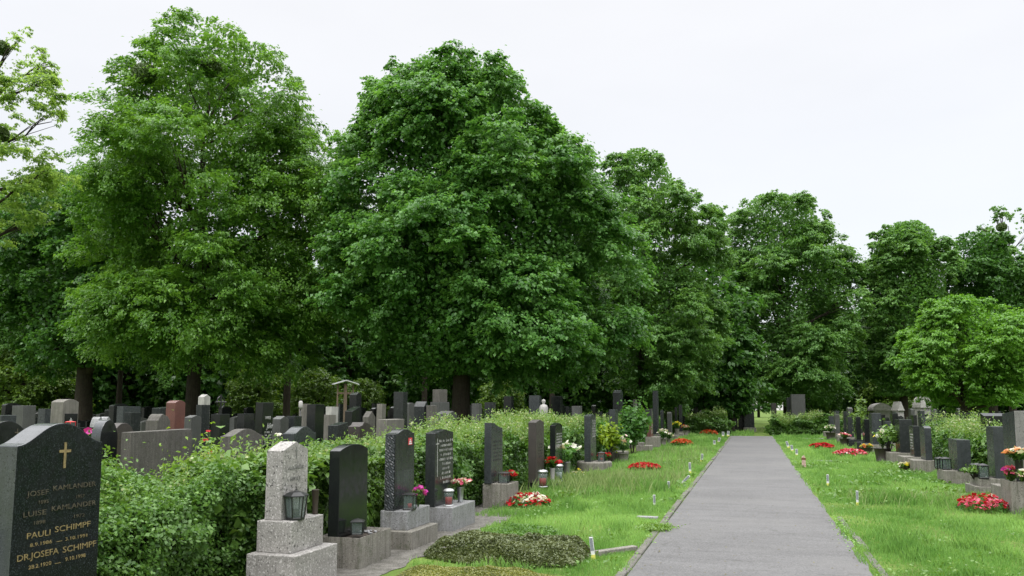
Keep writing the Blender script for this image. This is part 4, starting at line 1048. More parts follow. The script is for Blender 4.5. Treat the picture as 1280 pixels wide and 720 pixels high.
# 4: dark stone, rough wavy edge, red sticker
r4, W4, z4, c4 = row_stone(-1, 'dark gravestone with a roughly carved side, low gable top and a red sticker', 494.5, 518.6, 536.5, 'bell', .13, 'dark', .42, .05, .03, Xf=-4.02,
                           bases=((-.40, .40, -.27, .20, -.02, .205, 'concrete', 'lower_step'), (-.30, .38, -.17, .17, .205, .42, 'basegrey', 'upper_step')))
def rough_side(root, W, z0, z1_, T, mat):
    bm = bmesh.new(); nz, ny = 40, 6; rnd = random.Random(3)
    g = [[bm.verts.new((-W / 2 - .006 - .016 * abs(math.sin(i * .9 + j * 1.3)) * rnd.uniform(.5, 1), T * (.04 + .92 * j / ny), z0 + .01 + (z1_ - z0 - .02) * i / nz)) for j in range(ny + 1)] for i in range(nz + 1)]
    for i in range(nz):
        for j in range(ny): bm.faces.new((g[i][j], g[i + 1][j], g[i + 1][j + 1], g[i][j + 1]))
    from_bm('carved_side', bm, M[mat], root)
rough_side(r4, W4 * .99, .42, z4 - .055, .13, 'slate')
sx, sz = local(512.5, 556, -4.02, c4)
stk = box('sticker', (sx - .055, sx + .055, -.004, -.0015, sz, sz + .085), M['sticker'], r4, 0)
box('sticker_print', (sx - .04, sx + .04, -.0055, -.0042, sz + .008, sz + .026), M['stakewhite'], stk, 0)
box('sticker_print', (sx - .028, sx + .028, -.0055, -.0042, sz + .034, sz + .048), M['p_pinkflat'] if 'p_pinkflat' in M else M['stakewhite'], stk, 0)
box('sticker_print', (sx - .012, sx + .012, -.0055, -.0042, sz + .054, sz + .068), M['stakewhite'], stk, 0)
box('inscription_panel', (-W4 * .44, W4 * .44, -.003, -.001, .47, .47 + .40), M['slate'], r4, 0)
lantern('square black lantern with dark red glass on the two stepped base with the orchid', (-3.90, c4 - .12, .42), .12, .20, 4, 'ironblack', .1, 1.02, False, 'redplastic', .12)
bouquet('magenta orchid spray leaning out of the dark gravestone base', (-3.90, c4 + .13, .42), .10, .24, (('p_magenta', 1.0),), 44, 22, .05, 'broad')

# 5: dark gable stone with worn inscription
r5, W5, z5, c5 = row_stone(-1, 'dark gravestone with pointed gable top, pale inscription and a pale grey block base', 544, 567, 536.5, 'gable', .14, 'dark', .31, .045, .02,
                           bases=((-.34, .56, -.25, .20, -.02, .31, 'basegrey', 'base'),))
worn_lines(r5, -W5 * .28, W5 * .44, [(z5 - .17 - .062 * i, a, b) for i, (a, b) in enumerate(((0, 1), (.1, .9), (0, .95), (.1, .85), (0, 1), (.25, .8), (.25, .75), (.2, .85), (.1, .9), (.3, .75)))], M['silver'], 5, hgt=.034)
cross(r5, -W5 * .38, z5 - .62, .50, M['silver'], wd=.010, arms=.22, pos=.86)
glass_candle('clear glass lantern with a red candle and pale lid on the pale grey block', (-3.93, c5 - .14, .31), .14, .23, True, 'roofmetal')
vp = (-3.93, c5 + .31, .31)
vase('tall zinc vase on the pale grey block base', vp, .050, .21, 'steel')
bouquet('pink and white carnations in the tall zinc vase', (vp[0], vp[1], .31 + .20), .15, .11, (('p_pink', .5), ('p_blush', .5)), 55, 30, .055, 'broad', .12)
bush('big pale leaved hosta growing behind the tall zinc vase', (-4.28, c5 + .52, 0), .18, .22, .78, 'broad', .20, 90, 56, 'plant', 'plant', None, .5, 8, 4)

# 6: grey stone with a notched top
r6, W6, z6, c6 = row_stone(-1, 'grey gravestone with a sloping notched top on a square concrete block', 614, 628.5, 528, 'notch', .12, 'slate', .39, .10, .02, Xf=-4.10,
                           bases=((-.30, .28, -.29, .15, -.02, .39, 'concrete', 'base'),))
worn_lines(r6, -W6 * .36, W6 * .4, [(z6 - .33 - .06 * i, .05, .95) for i in range(6)], M['mid'], 6, hgt=.034)
lantern('black lantern with pale panes beside red flowers on the square concrete block', (-3.94, c6 - .12, .39), .15, .19, 4, 'ironblack', .1, 1.05, False, None, .14)
bouquet('bright red flowers on the square concrete block', (-3.92, c6 + .15, .385), .13, .17, (('p_red', 1.0),), 66, 34, .07, 'darkleaf')
flower_bed('round bed of red flowers ringed round creamy white ones on the lawn', (on_z(657, 633)[0], on_z(657, 633)[1]), .40, .48, .16, (('p_red', .55, None), ('p_white', .75, (0, 6.28, .3, .85)), ('p_red', .25, (0, 6.28, .85, 1))), 61, 150, .058)

# 7: brown stone on black feet
r7, W7, z7, c7 = row_stone(-1, 'tall brownish grey gravestone with pointed top standing on two short black feet', 670, 680, 524.5, 'gable', .16, 'brown', .17, .05, .02)
box('foot', (-.30, -.12, -.06, .18, -.02, .17), M['black'], r7); box('foot', (.12, .30, -.06, .18, -.02, .17), M['black'], r7)
worn_lines(r7, -W7 * .32, W7 * .38, [(z7 - .5 - .06 * i, .1, .9) for i in range(5)], M['mid'], 7, hgt=.036)
box('lantern_shelf', (-.42, .26, -.36, -.07, .09, .14), M['black'], r7)
glass_candle('clear glass lantern with red candle in front of the tall brownish gravestone', (-3.80, on_x(678.5, 592, -3.80)[1], .14), .19, .33, True, 'steel')

# 8: small black stone
r8, W8, z8, c8 = row_stone(-1, 'slim black polished gravestone with pointed top behind red flowers and two vases', 694, 703, 528.5, 'gable', .12, 'black', .12, .05, .02,
                           bases=((-.52, .33, -.30, .16, -.02, .12, 'dark', 'base'),))
worn_lines(r8, -W8 * .36, W8 * .4, [(z8 - .25 - .06 * i, .05, .95) for i in range(5)], M['silver'], 8, hgt=.034)
vase('slim pale vase with red flowers before the slim black gravestone', (-3.88, on_x(690.5, 585, -3.88)[1], .12), .055, .30, 'white')
bouquet('red roses in the slim pale vase', (-3.88, on_x(690.5, 585, -3.88)[1], .40), .17, .20, (('p_red', 1.0),), 81, 24, .085, 'darkleaf', .15)
glass_candle('white glass lantern beside the slim pale vase', (-3.84, on_x(698.5, 588, -3.84)[1], .12), .19, .36, False, 'steel')
lathe_ = vase('dark zinc vase holding tall white lilies', (-4.02, c8 + .62, 0), .085, .42, 'steel')
bouquet('tall white lilies in the dark zinc vase', (-4.02, c8 + .62, .36), .36, .52, (('p_white', 1.0),), 83, 16, .13, 'maple', .2)
flower_bed('low yellow and white flowers at the foot of the white lilies', (-3.72, c8 + .28), .22, .2, .22, (('p_yellow', .35, None), ('p_white', .3, None)), 84, 26, .06)

# 9: dark stone with white letters
r9, W9, z9, c9 = row_stone(-1, 'dark grey gravestone with bright white letter column on a rounded stone base', 738, 744.8, 517.5, 'gable', .17, 'slate', .23, .05, .015)
bm = bmesh.new(); bm_lathe(bm, [(.46, -.02), (.46, .20), (.44, .23)], 24, 0, -.02)
from_bm('base', bm, M['concrete'], r9)
worn_lines(r9, -W9 * .15, W9 * .40, [(z9 - .20 - .068 * i, .0, 1) for i in range(7)], M['silver'], 9, hgt=.05)
lantern('dark red lantern at the foot of the stone with the white letter column', (-3.83, c9 - .06, .23), .17, .26, 4, 'ironblack', .1, 1.0, False, 'redplastic', .15)
bouquet('scarlet flowers on the rounded stone base', (-3.80, c9 + .24, .22), .18, .20, (('p_red', 1.0),), 91, 30, .09, 'darkleaf')
p = on_z(762, 578)
bush('yellow green leafy shrub growing between the gravestones of the hedge row', (-4.1, on_x(763, 560, -4.1)[1], 0),   .36, .5, 1.3, 'lime', .14, 800, 92, 'shrub', 'shrub', None, .5, 18)

def far_row(side, label, x0, x1, top, shape, mat, W=.62, T=None, zb=.25, rise=.06, X=None, basemat='concrete', front=.3, inscr=None, group=None):
    X = X if X is not None else (XL if side < 0 else XR)
    xf = x1 if side < 0 else x0
    yfar = on_x(xf, top, X)[1]; ynear = yfar - W
    zt = on_x(xf, top, X)[2]
    if T is None:
        D = on_x(xf, top, X) @ HV
        pn = on_x(640, 511, X) if False else None
        # thickness from the width of the end face seen
        ln = (np.array([X, ynear, 0]) - CAM); pxn = 640 + F * (ln @ RV) / (ln @ HV)
        T = float(np.clip(abs((x1 - x0) - abs(pxn - xf)) * D / F, .10, .34))
    root = thing('gravestone', label, 'gravestone', (X, (yfar + ynear) / 2, 0), R(90 if side < 0 else -90), group or (ROW_L if side < 0 else ROW_R))
    slab('headstone', shape, W, zt - zb, T, M[mat], root, zb, rise, .015)
    box('base', (-W / 2 - .1, W / 2 + .1, -front, T + .06, -.02, zb), M[basemat], root)
    if inscr: worn_lines(root, -W * .36, W * .36, [(zt - .25 - .075 * i, .05, .95) for i in range(inscr[1])], M[inscr[0]], int(x0), hgt=.045)
    return root, (yfar + ynear) / 2, zt
_, y10, _ = far_row(-1, 'dark grey gravestone half hidden by the yellow green shrub', 761, 772.5, 511.7, 'flat', 'slate', .6, zb=.3)
bouquet('blush white roses before the stone beside the yellow green shrub', (-3.75, on_x(779, 570, -3.75)[1], .28), .30, .50, (('p_blush', .6), ('p_white', .4)), 95, 18, .12, 'darkleaf')
row_pot = lambda label, px, py, X, z=0, r_=.12, h=.22, mat='concrete': vase(label, (X, on_x(px, py, X)[1], z), r_, h, mat, 'planter', 'planter')
row_pot('squat concrete pot with blush flowers beside the yellow green shrub', 779, 570, -3.75, 0, .17, .28)
far_row(-1, 'tall dark gravestone with a pale inscription panel rising above the yellow green shrub', 766.7, 778.5, 487.8, 'gable', 'slate', .8, .35, zb=.3, X=-5.9, rise=.12)
r_, y_, zt_ = far_row(-1, 'low pale stone flower block at the foot of the dark climbing shrub', 798, 806, 553, 'flat', 'pale', .5, .2, zb=.2)
bush('dark climbing shrub with big leaves between the brown gravestone and the yellow green shrub', (-4.2, on_x(790, 540, -4.2)[1], 0), .6, .9, 1.95, 'darkleaf', .18, 2400, 93, 'shrub', 'shrub', None, .7, 22)
_, y11, _ = far_row(-1, 'reddish brown gravestone with flat top beside the tall grey pillar', 807.5, 816, 524.7, 'flat', 'red', .75, zb=.45, inscr=('silver', 5))
far_row(-1, 'very tall slim dark grey pillar gravestone beside the reddish brown one', 816.6, 823, 488.6, 'flat', 'slate', .5, .22, zb=.4, X=-4.3)
far_row(-1, 'slim pale grey gravestone behind white flowers far along the row', 835, 840, 515, 'arch', 'mid', .6, .2)
far_row(-1, 'slim black gravestone post far along the row by the yellow flowers', 844.5, 847, 509, 'flat', 'black', .5, .12)
far_row(-1, 'dark grey gravestone behind the yellow flowers far along the row', 849.5, 853, 506, 'flat', 'dark', .5, .18)
far_row(-1, 'last thin black gravestone of the row beside the end hedge', 854, 856.5, 513, 'flat', 'black', .5, .12)
for px, py, X, z, rr_, hh, cols, lab, sd in ((829, 541, -3.8, .25, .34, .5, (('p_white', 1),), 'white flowers beside the tall grey pillar', 101), (836, 540, -3.7, .2, .24, .34, (('p_white', .6), ('p_blush', .4)), 'white and blush flowers before the slim pale grey stone', 102),
        (846, 529, -3.9, .5, .30, .5, (('p_yellow', 1),), 'yellow flowers before the black gravestone posts', 103), (857, 535, -3.8, .3, .34, .4, (('p_blush', .5), ('p_scarlet', .5)), 'blush and red flowers beside the end of the row', 104),
        (862, 530, -4.0, .35, .4, .5, (('p_scarlet', .5), ('p_white', .5)), 'red and white flowers near the end hedge', 105)):
    c_ = (X, on_x(px, py, X)[1], z); rr_ *= .75; hh *= .85; bouquet(lab, c_, rr_, hh, cols, sd, 18, .13, 'darkleaf')
    vase('planter under the ' + lab, (c_[0], c_[1], 0), rr_ * .55, z + .04, 'concrete', 'planter', 'planter')
flower_bed('scarlet flower patch in the lawn beyond the unmown grass', on_z(806, 588.5)[:2], .44, .42, .15, (('p_red', 1.6, None),), 111, 160, .06)
flower_bed('orange red flower patch in the lawn level with the reddish brown gravestone', on_z(852, 557)[:2], .48, .7, .22, (('p_scarlet', 1.6, None),), 112, 130, .08)
flower_bed('small orange red flower patch far along the lawn near the path end', on_z(886, 544)[:2], .55, .8, .25, (('p_scarlet', 1.6, None),), 113, 110, .1)

# ------------------------------------------------------------------ the row across the path
rr1, Wr1, zr1, cr1 = row_stone(1, 'broad tall grey gravestone with a sloped top behind the orange flowers', 1267.5, 1252, 513.5, 'slantr', .34, 'slate', .35, .05, .01, Xf=4.0, edge='sawnpale',
                               bases=((-.45, .45, -.20, .42, -.02, .35, 'concrete', 'base'),))
pl_ = thing('planter_block', 'square concrete planter block carrying a vase of orange flowers', 'planter', (3.74, 14.33, 0), 0)
trough('trough', (0, .55, -.27, .27, -.02, .50), M['concrete'], pl_, .06)
vase('dark vase with orange flowers standing in the concrete planter block', (3.92, 14.25, .45), .06, .36, 'ironblack')
bouquet('orange and white flowers in the dark vase', (3.92, 14.25, .80), .20, .17, (('p_orange', .65), ('p_white', .35)), 121, 34, .10, 'darkleaf', .1)
bouquet('bright pink geranium in the concrete planter block', (3.86, 14.44, .44), .14, .24, (('p_pink', .9), ('p_magenta', .3)), 122, 22, .08, 'broad')
bouquet('pale pink and white flowers in the concrete planter block', (3.96, 14.12, .44), .14, .22, (('p_blush', .6), ('p_white', .4)), 123, 18, .08, 'broad')
e_ = thing('planter_block', 'low concrete planter block cut by the picture edge with a dark lantern', 'planter', (3.80, 13.35, 0), 0)
trough('trough', (0, .6, -.3, .3, -.02, .34), M['concrete'], e_, .06)
lantern('dark square lantern on the low concrete block at the picture edge', (3.95, 13.48, .34), .16, .24, 4, 'ironblack', .1, 1.0, False, None, .15)
r_, Wr2, zr2, cr2 = row_stone(1, 'dark grey gravestone with flat top beside the broad tall grey one', 1241, 1232, 533, 'flat', .24, 'slate', .3, .03, .01, Xf=4.12,
                             bases=((-.40, .36, -.36, .26, -.02, .22, 'concrete', 'lower_step'), (-.36, .32, -.28, .24, .22, .36, 'concrete', 'upper_step')))
lantern('small dark lantern on the planted base of the dark grey flat topped gravestone', (3.92, cr2 + .18, .36), .15, .25, 4, 'ironblack', .2, 1.0, False, None, .15)
lantern('second dark lantern between the flat topped gravestone and the orange flowers', (3.92, cr2 - .25, .36), .15, .27, 4, 'ironblack', -.1, 1.0, False, None, .15)
bush('small green plant on the planted base of the flat topped gravestone', (3.86, cr2 + .05, .34), .22, .26, .2, 'broad', .06, 300, 125, 'plant', 'plant')
r_, Wr3, zr3, cr3 = row_stone(1, 'short dark grey gravestone on a pale concrete block with two black lanterns', 1195.5, 1185, 549, 'flat', .26, 'slate', .29, .02, .0, Xf=4.12,
                             bases=((-.36, .37, -.26, .28, -.02, .29, 'concrete', 'base'),))
lantern('black lantern on the pale concrete block, set at the block corner', (3.92, cr3 + .30, .29), .17, .26, 4, 'ironblack', .1, 1.0, False, None, .16)
lantern('black lantern against the face of the short dark grey gravestone', (3.96, cr3 - .02, .29), .17, .28, 4, 'ironblack', .1, 1.0, False, None, .16)
flower_bed('mound of crimson and pink begonias on the lawn by the planter block', on_z(1228, 639)[:2], .38, .36, .21, (('p_red', .9, None), ('p_pink', .7, (3.4, 6.0, .4, 1.0)), ('p_white', .08, (.2, .8, .3, .6))), 126, 150, .045)
for lab, x0, x1, top, sh, mt, W_, ins in (
        ('slim polished gravestone with rounded top on a dark base beside the wild hedge', 1149, 1159, 532, 'round', 'slate', .62, None),
        ('narrow dark gravestone with white inscription beside the rounded polished one', 1136, 1145, 532, 'flat', 'dark', .6, ('silver', 6)),
        ('dark greenish gravestone on a pale block behind the potted white flowers', 1118, 1135.5, 524, 'flat', 'dark', .8, None),
        ('broad grey gravestone beside the potted white flowers', 1086, 1097.5, 516.5, 'flat', 'slate', .7, None),
        ('black narrow gravestone beside the broad grey one', 1077.5, 1085, 524, 'flat', 'black', .6, None),
        ('slim black gravestone second from the broad grey one', 1067.5, 1073.2, 521, 'flat', 'black', .6, None),
        ('greenish grey gravestone behind the pink flowers', 1057.5, 1063, 521, 'flat', 'dark', .6, None),
        ('thin dark gravestone just beyond the pink flowers', 1053, 1057.5, 514.5, 'flat', 'dark', .5, None),
        ('grey flat gravestone behind the white bouquet far along the far row', 1042, 1048, 518, 'flat', 'mid', .7, None),
        ('dark wide gravestone beyond the white bouquet', 1035, 1042, 520, 'flat', 'slate', .8, None),
        ('last dark gravestone before the hedge at the end of the far row', 1023, 1027.5, 513, 'flat', 'dark', .6, None)):
    far_row(1, lab, x0, x1, top, sh, mt, W_, zb=.32, inscr=ins, basemat='dark' if mt == 'black' else 'concrete')
for px, py, X, z, rr_, hh, cols, lab, sd, gr in ((1103, 557, 3.75, .36, .30, .55, (('p_white', .8), ('p_yellow', .2)), 'tall white flowers in the brown planter beside the broad grey gravestone', 131, 'broad'),
        (1056, 546, 3.7, .3, .26, .26, (('p_blush', .5), ('p_pink', .5)), 'pink flowers before the greenish grey gravestone', 132, 'darkleaf'), (1038, 540, 3.8, .35, .30, .45, (('p_white', 1),), 'white bouquet far along the far row', 133, 'darkleaf'),
        (1131, 575, 3.7, .06, .16, .14, (('p_yellow', .5), ('p_white', .5)), 'small yellow and white flowers at the pale block', 134, 'broad'), (1083, 561, 3.72, .22, .26, .14, (('p_yellow', .5), ('p_orange', .5)), 'yellow flowers before the black narrow gravestone', 135, 'darkleaf')):
    c_ = (X, on_x(px, py, X)[1], z); rr_ *= .85; bouquet(lab, c_, rr_, hh, cols, sd, 16, .12, gr); vase('planter holding the ' + lab, (c_[0], c_[1], 0), rr_ * 1.0, z + .05, 'brown', 'planter', 'planter')
bush('leafy green plant rising from the planter with the tall white flowers', (3.9, on_x(1110, 550, 3.9)[1], .3),    .40, .42, .85, 'broad', .13, 620, 136, 'plant', 'plant')
flower_bed('crimson flower bed in the lawn before the black narrow gravestone', on_z(1063, 571)[:2], .56, .5, .2, (('p_red', .6, None), ('p_pink', .9, None), ('p_white', .06, None)), 137, 200, .06)
flower_bed('flat scarlet flower patch far along the lawn across the path', on_z(1027, 560.5)[:2], .48, .6, .16, (('p_red', 1.6, None),), 138, 140, .08)
def low_slab(label, px0, px1, py, w_, z1_):
    a = on_z(px0, py); b = on_z(px1, py); y = (a[1] + b[1]) / 2
    o = box('edging_slab', (a[0], b[0], y - w_ / 2, y + w_ / 2, -.03, z1_), M['basegrey'], None); return tag(o, label, 'edging')
low_slab('pale flat edging slab sunk in the lawn far across the path', 1001, 1030, 549, .5, .05)
low_slab('thin dark edging strip in the lawn beside the wooden peg', 1009, 1046, 577.5, .12, .05)
low_slab('pale stone edging sunk flush in the lawn near the kerb weeds', 796, 823, 648, .12, .03)
a = on_z(746, 695); b = on_z(794, 688); dv = b - a
o = box('kerb_stone', (0, np.linalg.norm(dv[:2]), -.045, .045, -.03, .055), M['concrete'], None); o.location = (a[0], a[1], 0); o.rotation_euler = (0, 0, math.atan2(dv[1], dv[0])); tag(o, 'loose grey edging stone lying in the grass beside the tall plot marker', 'kerb stone')

# plot markers
for px, yb, hp, lean, lab in ((742, 699.5, 27, (.0, -.12), 'tall white plot marker beside the loose grey edging stone'), (818, 635, 16, (0, 0), 'white plot marker with yellow foot level with the kerb weed tuft'),
        (836, 616, 14, (.0, 0), 'white plot marker standing just before the fallen one'), (862.5, 592, 13.5, (0, 0), 'white plot marker standing just beyond the fallen one'),
        (877, 577, 9.5, (.0, .1), 'tilted white plot marker level with the scarlet patch'), (893, 557, 6.5, (0, 0), 'tiny white plot marker level with the orange red patch'), (898, 553.5, 6.5, (0, .25), 'tiny leaning white plot marker near the path end'),
        (904, 546, 6, (0, 0), 'tiny white plot marker second from the path end'), (910, 545.5, 6.5, (0, .1), 'tiny white plot marker at the path end beside the end hedge'),
        (1072, 632, 18, (0, 0), 'white plot marker with yellow foot across the path on open lawn'), (1035, 607, 13.5, (0, 0), 'white plot marker across the path beyond the open lawn one'),
        (996, 570, 8.5, (0, 0), 'small white plot marker beside the wooden peg'), (990.5, 564.5, 8, (0, -.1), 'small white plot marker second from the wooden peg'), (986, 560, 8.5, (0, -.3), 'small leaning white plot marker third from the wooden peg')):
    stake(px, yb, hp, lab, lean)
f_ = stake(850, 607, 17, 'white plot marker fallen over slantwise in the lawn', (0, .75))
g = on_z(1005, 584); pr = thing('wooden_peg', 'short pale pinkish wooden peg at the path edge', 'peg', (g[0], g[1], 0))
slab('peg', 'rough', .11, .32, .06, M['palewood'], pr, 0, .06, .15)
box('peg_band', (-.058, .058, -.006, .066, .20, .26), M['rust'], pr, .003)

# ------------------------------------------------------------------ hedges, planting
hf = lambda x, y: np.clip(.92 + .026 * (np.asarray(y) - 5), .88, 1.02)
hedge('clipped small leaved green hedge between the gilded dark stone and the pale speckled one', -5.55, -4.50, 3.3, 6.75, 1.05, 'privet', .040, 62000, 301, weeds=60, weed_h=.14, hfun=hf, bulge=.2, top_var=.17)
bush('broad leaved green bush in the hedge beside the pale speckled gravestone', (-4.72, 6.55, 0), .32, .42, 1.18, 'broad', .10, 1700, 302, aspect=.8)
bush('grape leaved creeper at the hedge end by the gilded dark stone', (-4.52, 4.45, .2), .20, .28, .75, 'broad', .085, 420, 303, 'creeper', 'creeper', None, .85)
hedge('leafy elder hedge behind the black arched gravestone', -5.60, -4.42, 6.75, 9.5, 1.15, 'broad', .062, 26000, 304, weeds=170, weed_h=.20, hfun=hf)
hedge('overgrown hedge with flowering weed tops behind the orchid base and the zinc vase', -5.70, -4.45, 9.5, 14.2, 1.2, 'privet', .055, 34000, 305, weeds=620, weed_h=.24, hfun=hf)
hedge('tall wild hedge of pale weeds behind the tall brownish gravestone', -6.1, -4.55, 14.2, 25.0, 1.1, 'privet', .070, 42000, 306, weeds=2300, weed_h=.28, top_var=.2, hfun=hf)
hedge('low dark hedge along the far part of the row by the yellow flowers', -6.2, -4.9, 25.0, 47.0, 1.0, 'darkleaf', .10, 26000, 307, weeds=500, weed_h=.3)
hedge('wild hedge of pale weeds behind the short dark grey gravestone', 4.75, 6.3, 16.2, 26.5, .95, 'privet', .075, 30000, 308, weeds=1000, weed_h=.34, top_var=.22)
hedge('low hedge across the end of the row with yellow flowers', -7.5, -1.5, 50.8, 52.2, 1.0, 'privet', .09, 22000, 309, weeds=900, weed_h=.4, top_var=.3, bulge=.35)
hedge('low hedge across the path end beside the big round linden', 1.05, 5.3, 50.8, 52.4, .88, 'privet', .09, 20000, 310, weeds=800, weed_h=.4, top_var=.3, bulge=.35)
c_ = at_depth(259, 560, 10.5); bush('bright lime green shrub between the wide grey stone and the bell topped grey one', (c_[0], c_[1], 0), .45, .55, 1.22, 'lime2', .055, 3200, 311)
c_ = at_depth(135, 560, 10); bush('green bush behind the gilded dark stone', (c_[0], c_[1], 0), .4, .5, 1.18, 'broad', .06, 2200, 312)
c_ = at_depth(203, 538, 12.3); bush('young shoots with pale leaves peeping over the wide grey stone', (c_[0], c_[1], 0), .32, .3, 1.42, 'lime', .10, 260, 313, 'plant', 'plant')
c_ = at_depth(1072, 500, 37); bush('slender young shrub with light leaves among the black gravestones', (c_[0], c_[1], 0), .5, .5, 2.2, 'weed', .14, 380, 314)

pa, pb = on_z(520, 706), on_z(733, 706)
carpet('ground_cover', 'low dark green cotoneaster mat planted on the grave before the dark gable stone', -3.55, -1.66, 7.85, 9.30, .19, 'coton', .030, 40000, 401, .2)
carpet('ground_cover', 'yellowish green stonecrop mat at the lower edge of the picture', -3.45, -1.6, 6.3, 7.75, .06, 'sedum', .020, 36000, 402, .22)
carpet('ground_cover', 'thin green ground ivy between the gravel strip and the lawn', -3.35, -2.3, 9.3, 10.4, .10, 'privet', .035, 5000, 403, .2)
PLOTS_FREE += [(-3.5, -1.85, 7.9, 9.05), (-3.6, -1.75, 6.6, 7.7), (-4.6, -3.42, 6.0, 11.5)]
lawn()
# ------------------------------------------------------------------ the field of gravestones behind the hedge
def fs(*a, **k): return field_stone(*a, **k)
r_, L_, H_, T_ = fs('black gravestone with low arched top and small gold cross at the picture edge', -30, 38, 526, 9.0, 'arch', 'black', .16, facing=1)
cross(r_, L_ * .22, H_ - .22, .13, M['oldgold'], y=-T_ / 2 - .005)
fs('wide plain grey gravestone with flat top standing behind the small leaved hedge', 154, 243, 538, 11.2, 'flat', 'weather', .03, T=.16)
r_, L_, H_, T_ = fs('black round topped gravestone with a pale rim behind the gilded dark stone', 117, 147, 525, 10.6, 'round', 'black', .24, facing=1, edge='sawn')
r_, L_, H_, T_ = fs('rough brown rustic gravestone with pale lettering and cross', 131, 166, 528, 12.4, 'rough', 'brown', .12, facing=1)
worn_lines(r_, -L_ * .2, L_ * .36, [(H_ - .3 - .09 * i, 0, 1) for i in range(3)], M['oldgold'], 21, y=-T_ / 2 - .004, hgt=.05); cross(r_, -L_ * .25, H_ - .5, .34, M['oldgold'], y=-T_ / 2 - .005)
r_, L_, H_, T_ = fs('pale grey heart shaped gravestone', 112, 141, 512, 14.2, 'heart', 'basegrey', 0, T=.16, base=False, facing=1)
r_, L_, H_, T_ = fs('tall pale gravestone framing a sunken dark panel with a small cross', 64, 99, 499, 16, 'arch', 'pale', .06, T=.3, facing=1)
box('panel', (-L_ * .36, L_ * .42, -T_ / 2 - .012, -T_ / 2 - .002, H_ * .70, H_ * .84), M['black'], r_, 0)
cross(r_, 0, H_ * .715, .14, M['silver'], y=-T_ / 2 - .018, wd=.016)
pt_ = at_depth(88, 530, 12.6); lantern('small lantern with a red and white candle before the framed pale gravestone', (pt_[0], pt_[1], pt_[2] - .05), .10, .10, 4, 'redplastic', 0, 1, False, 'stakewhite', .2)
lowp = at_depth(98, 535, 12.6); s_ = thing('gravestone', 'low black gravestone slab under the small red lantern', 'gravestone', (lowp[0], lowp[1], 0), R(90), FIELD); slab('headstone', 'flat', .9, pt_[2] - .055, .2, M['black'], s_, 0, 0, 0, -.1)
fp = at_depth(113, 540, 11.4); bouquet('single pink bloom beside the round topped black gravestone', (fp[0], fp[1], fp[2] - .15), .05, .18, (('p_magenta', 1),), 22, 6, .08); 
pst = lathe('pot', [(.05, 0), (.07, fp[2] - .15)], M['brown'], None, 12); pst.location = (fp[0], fp[1], 0); tag(pst, 'slim brown pot holding the single pink bloom', 'pot'); pst.name = 'flower_pot'
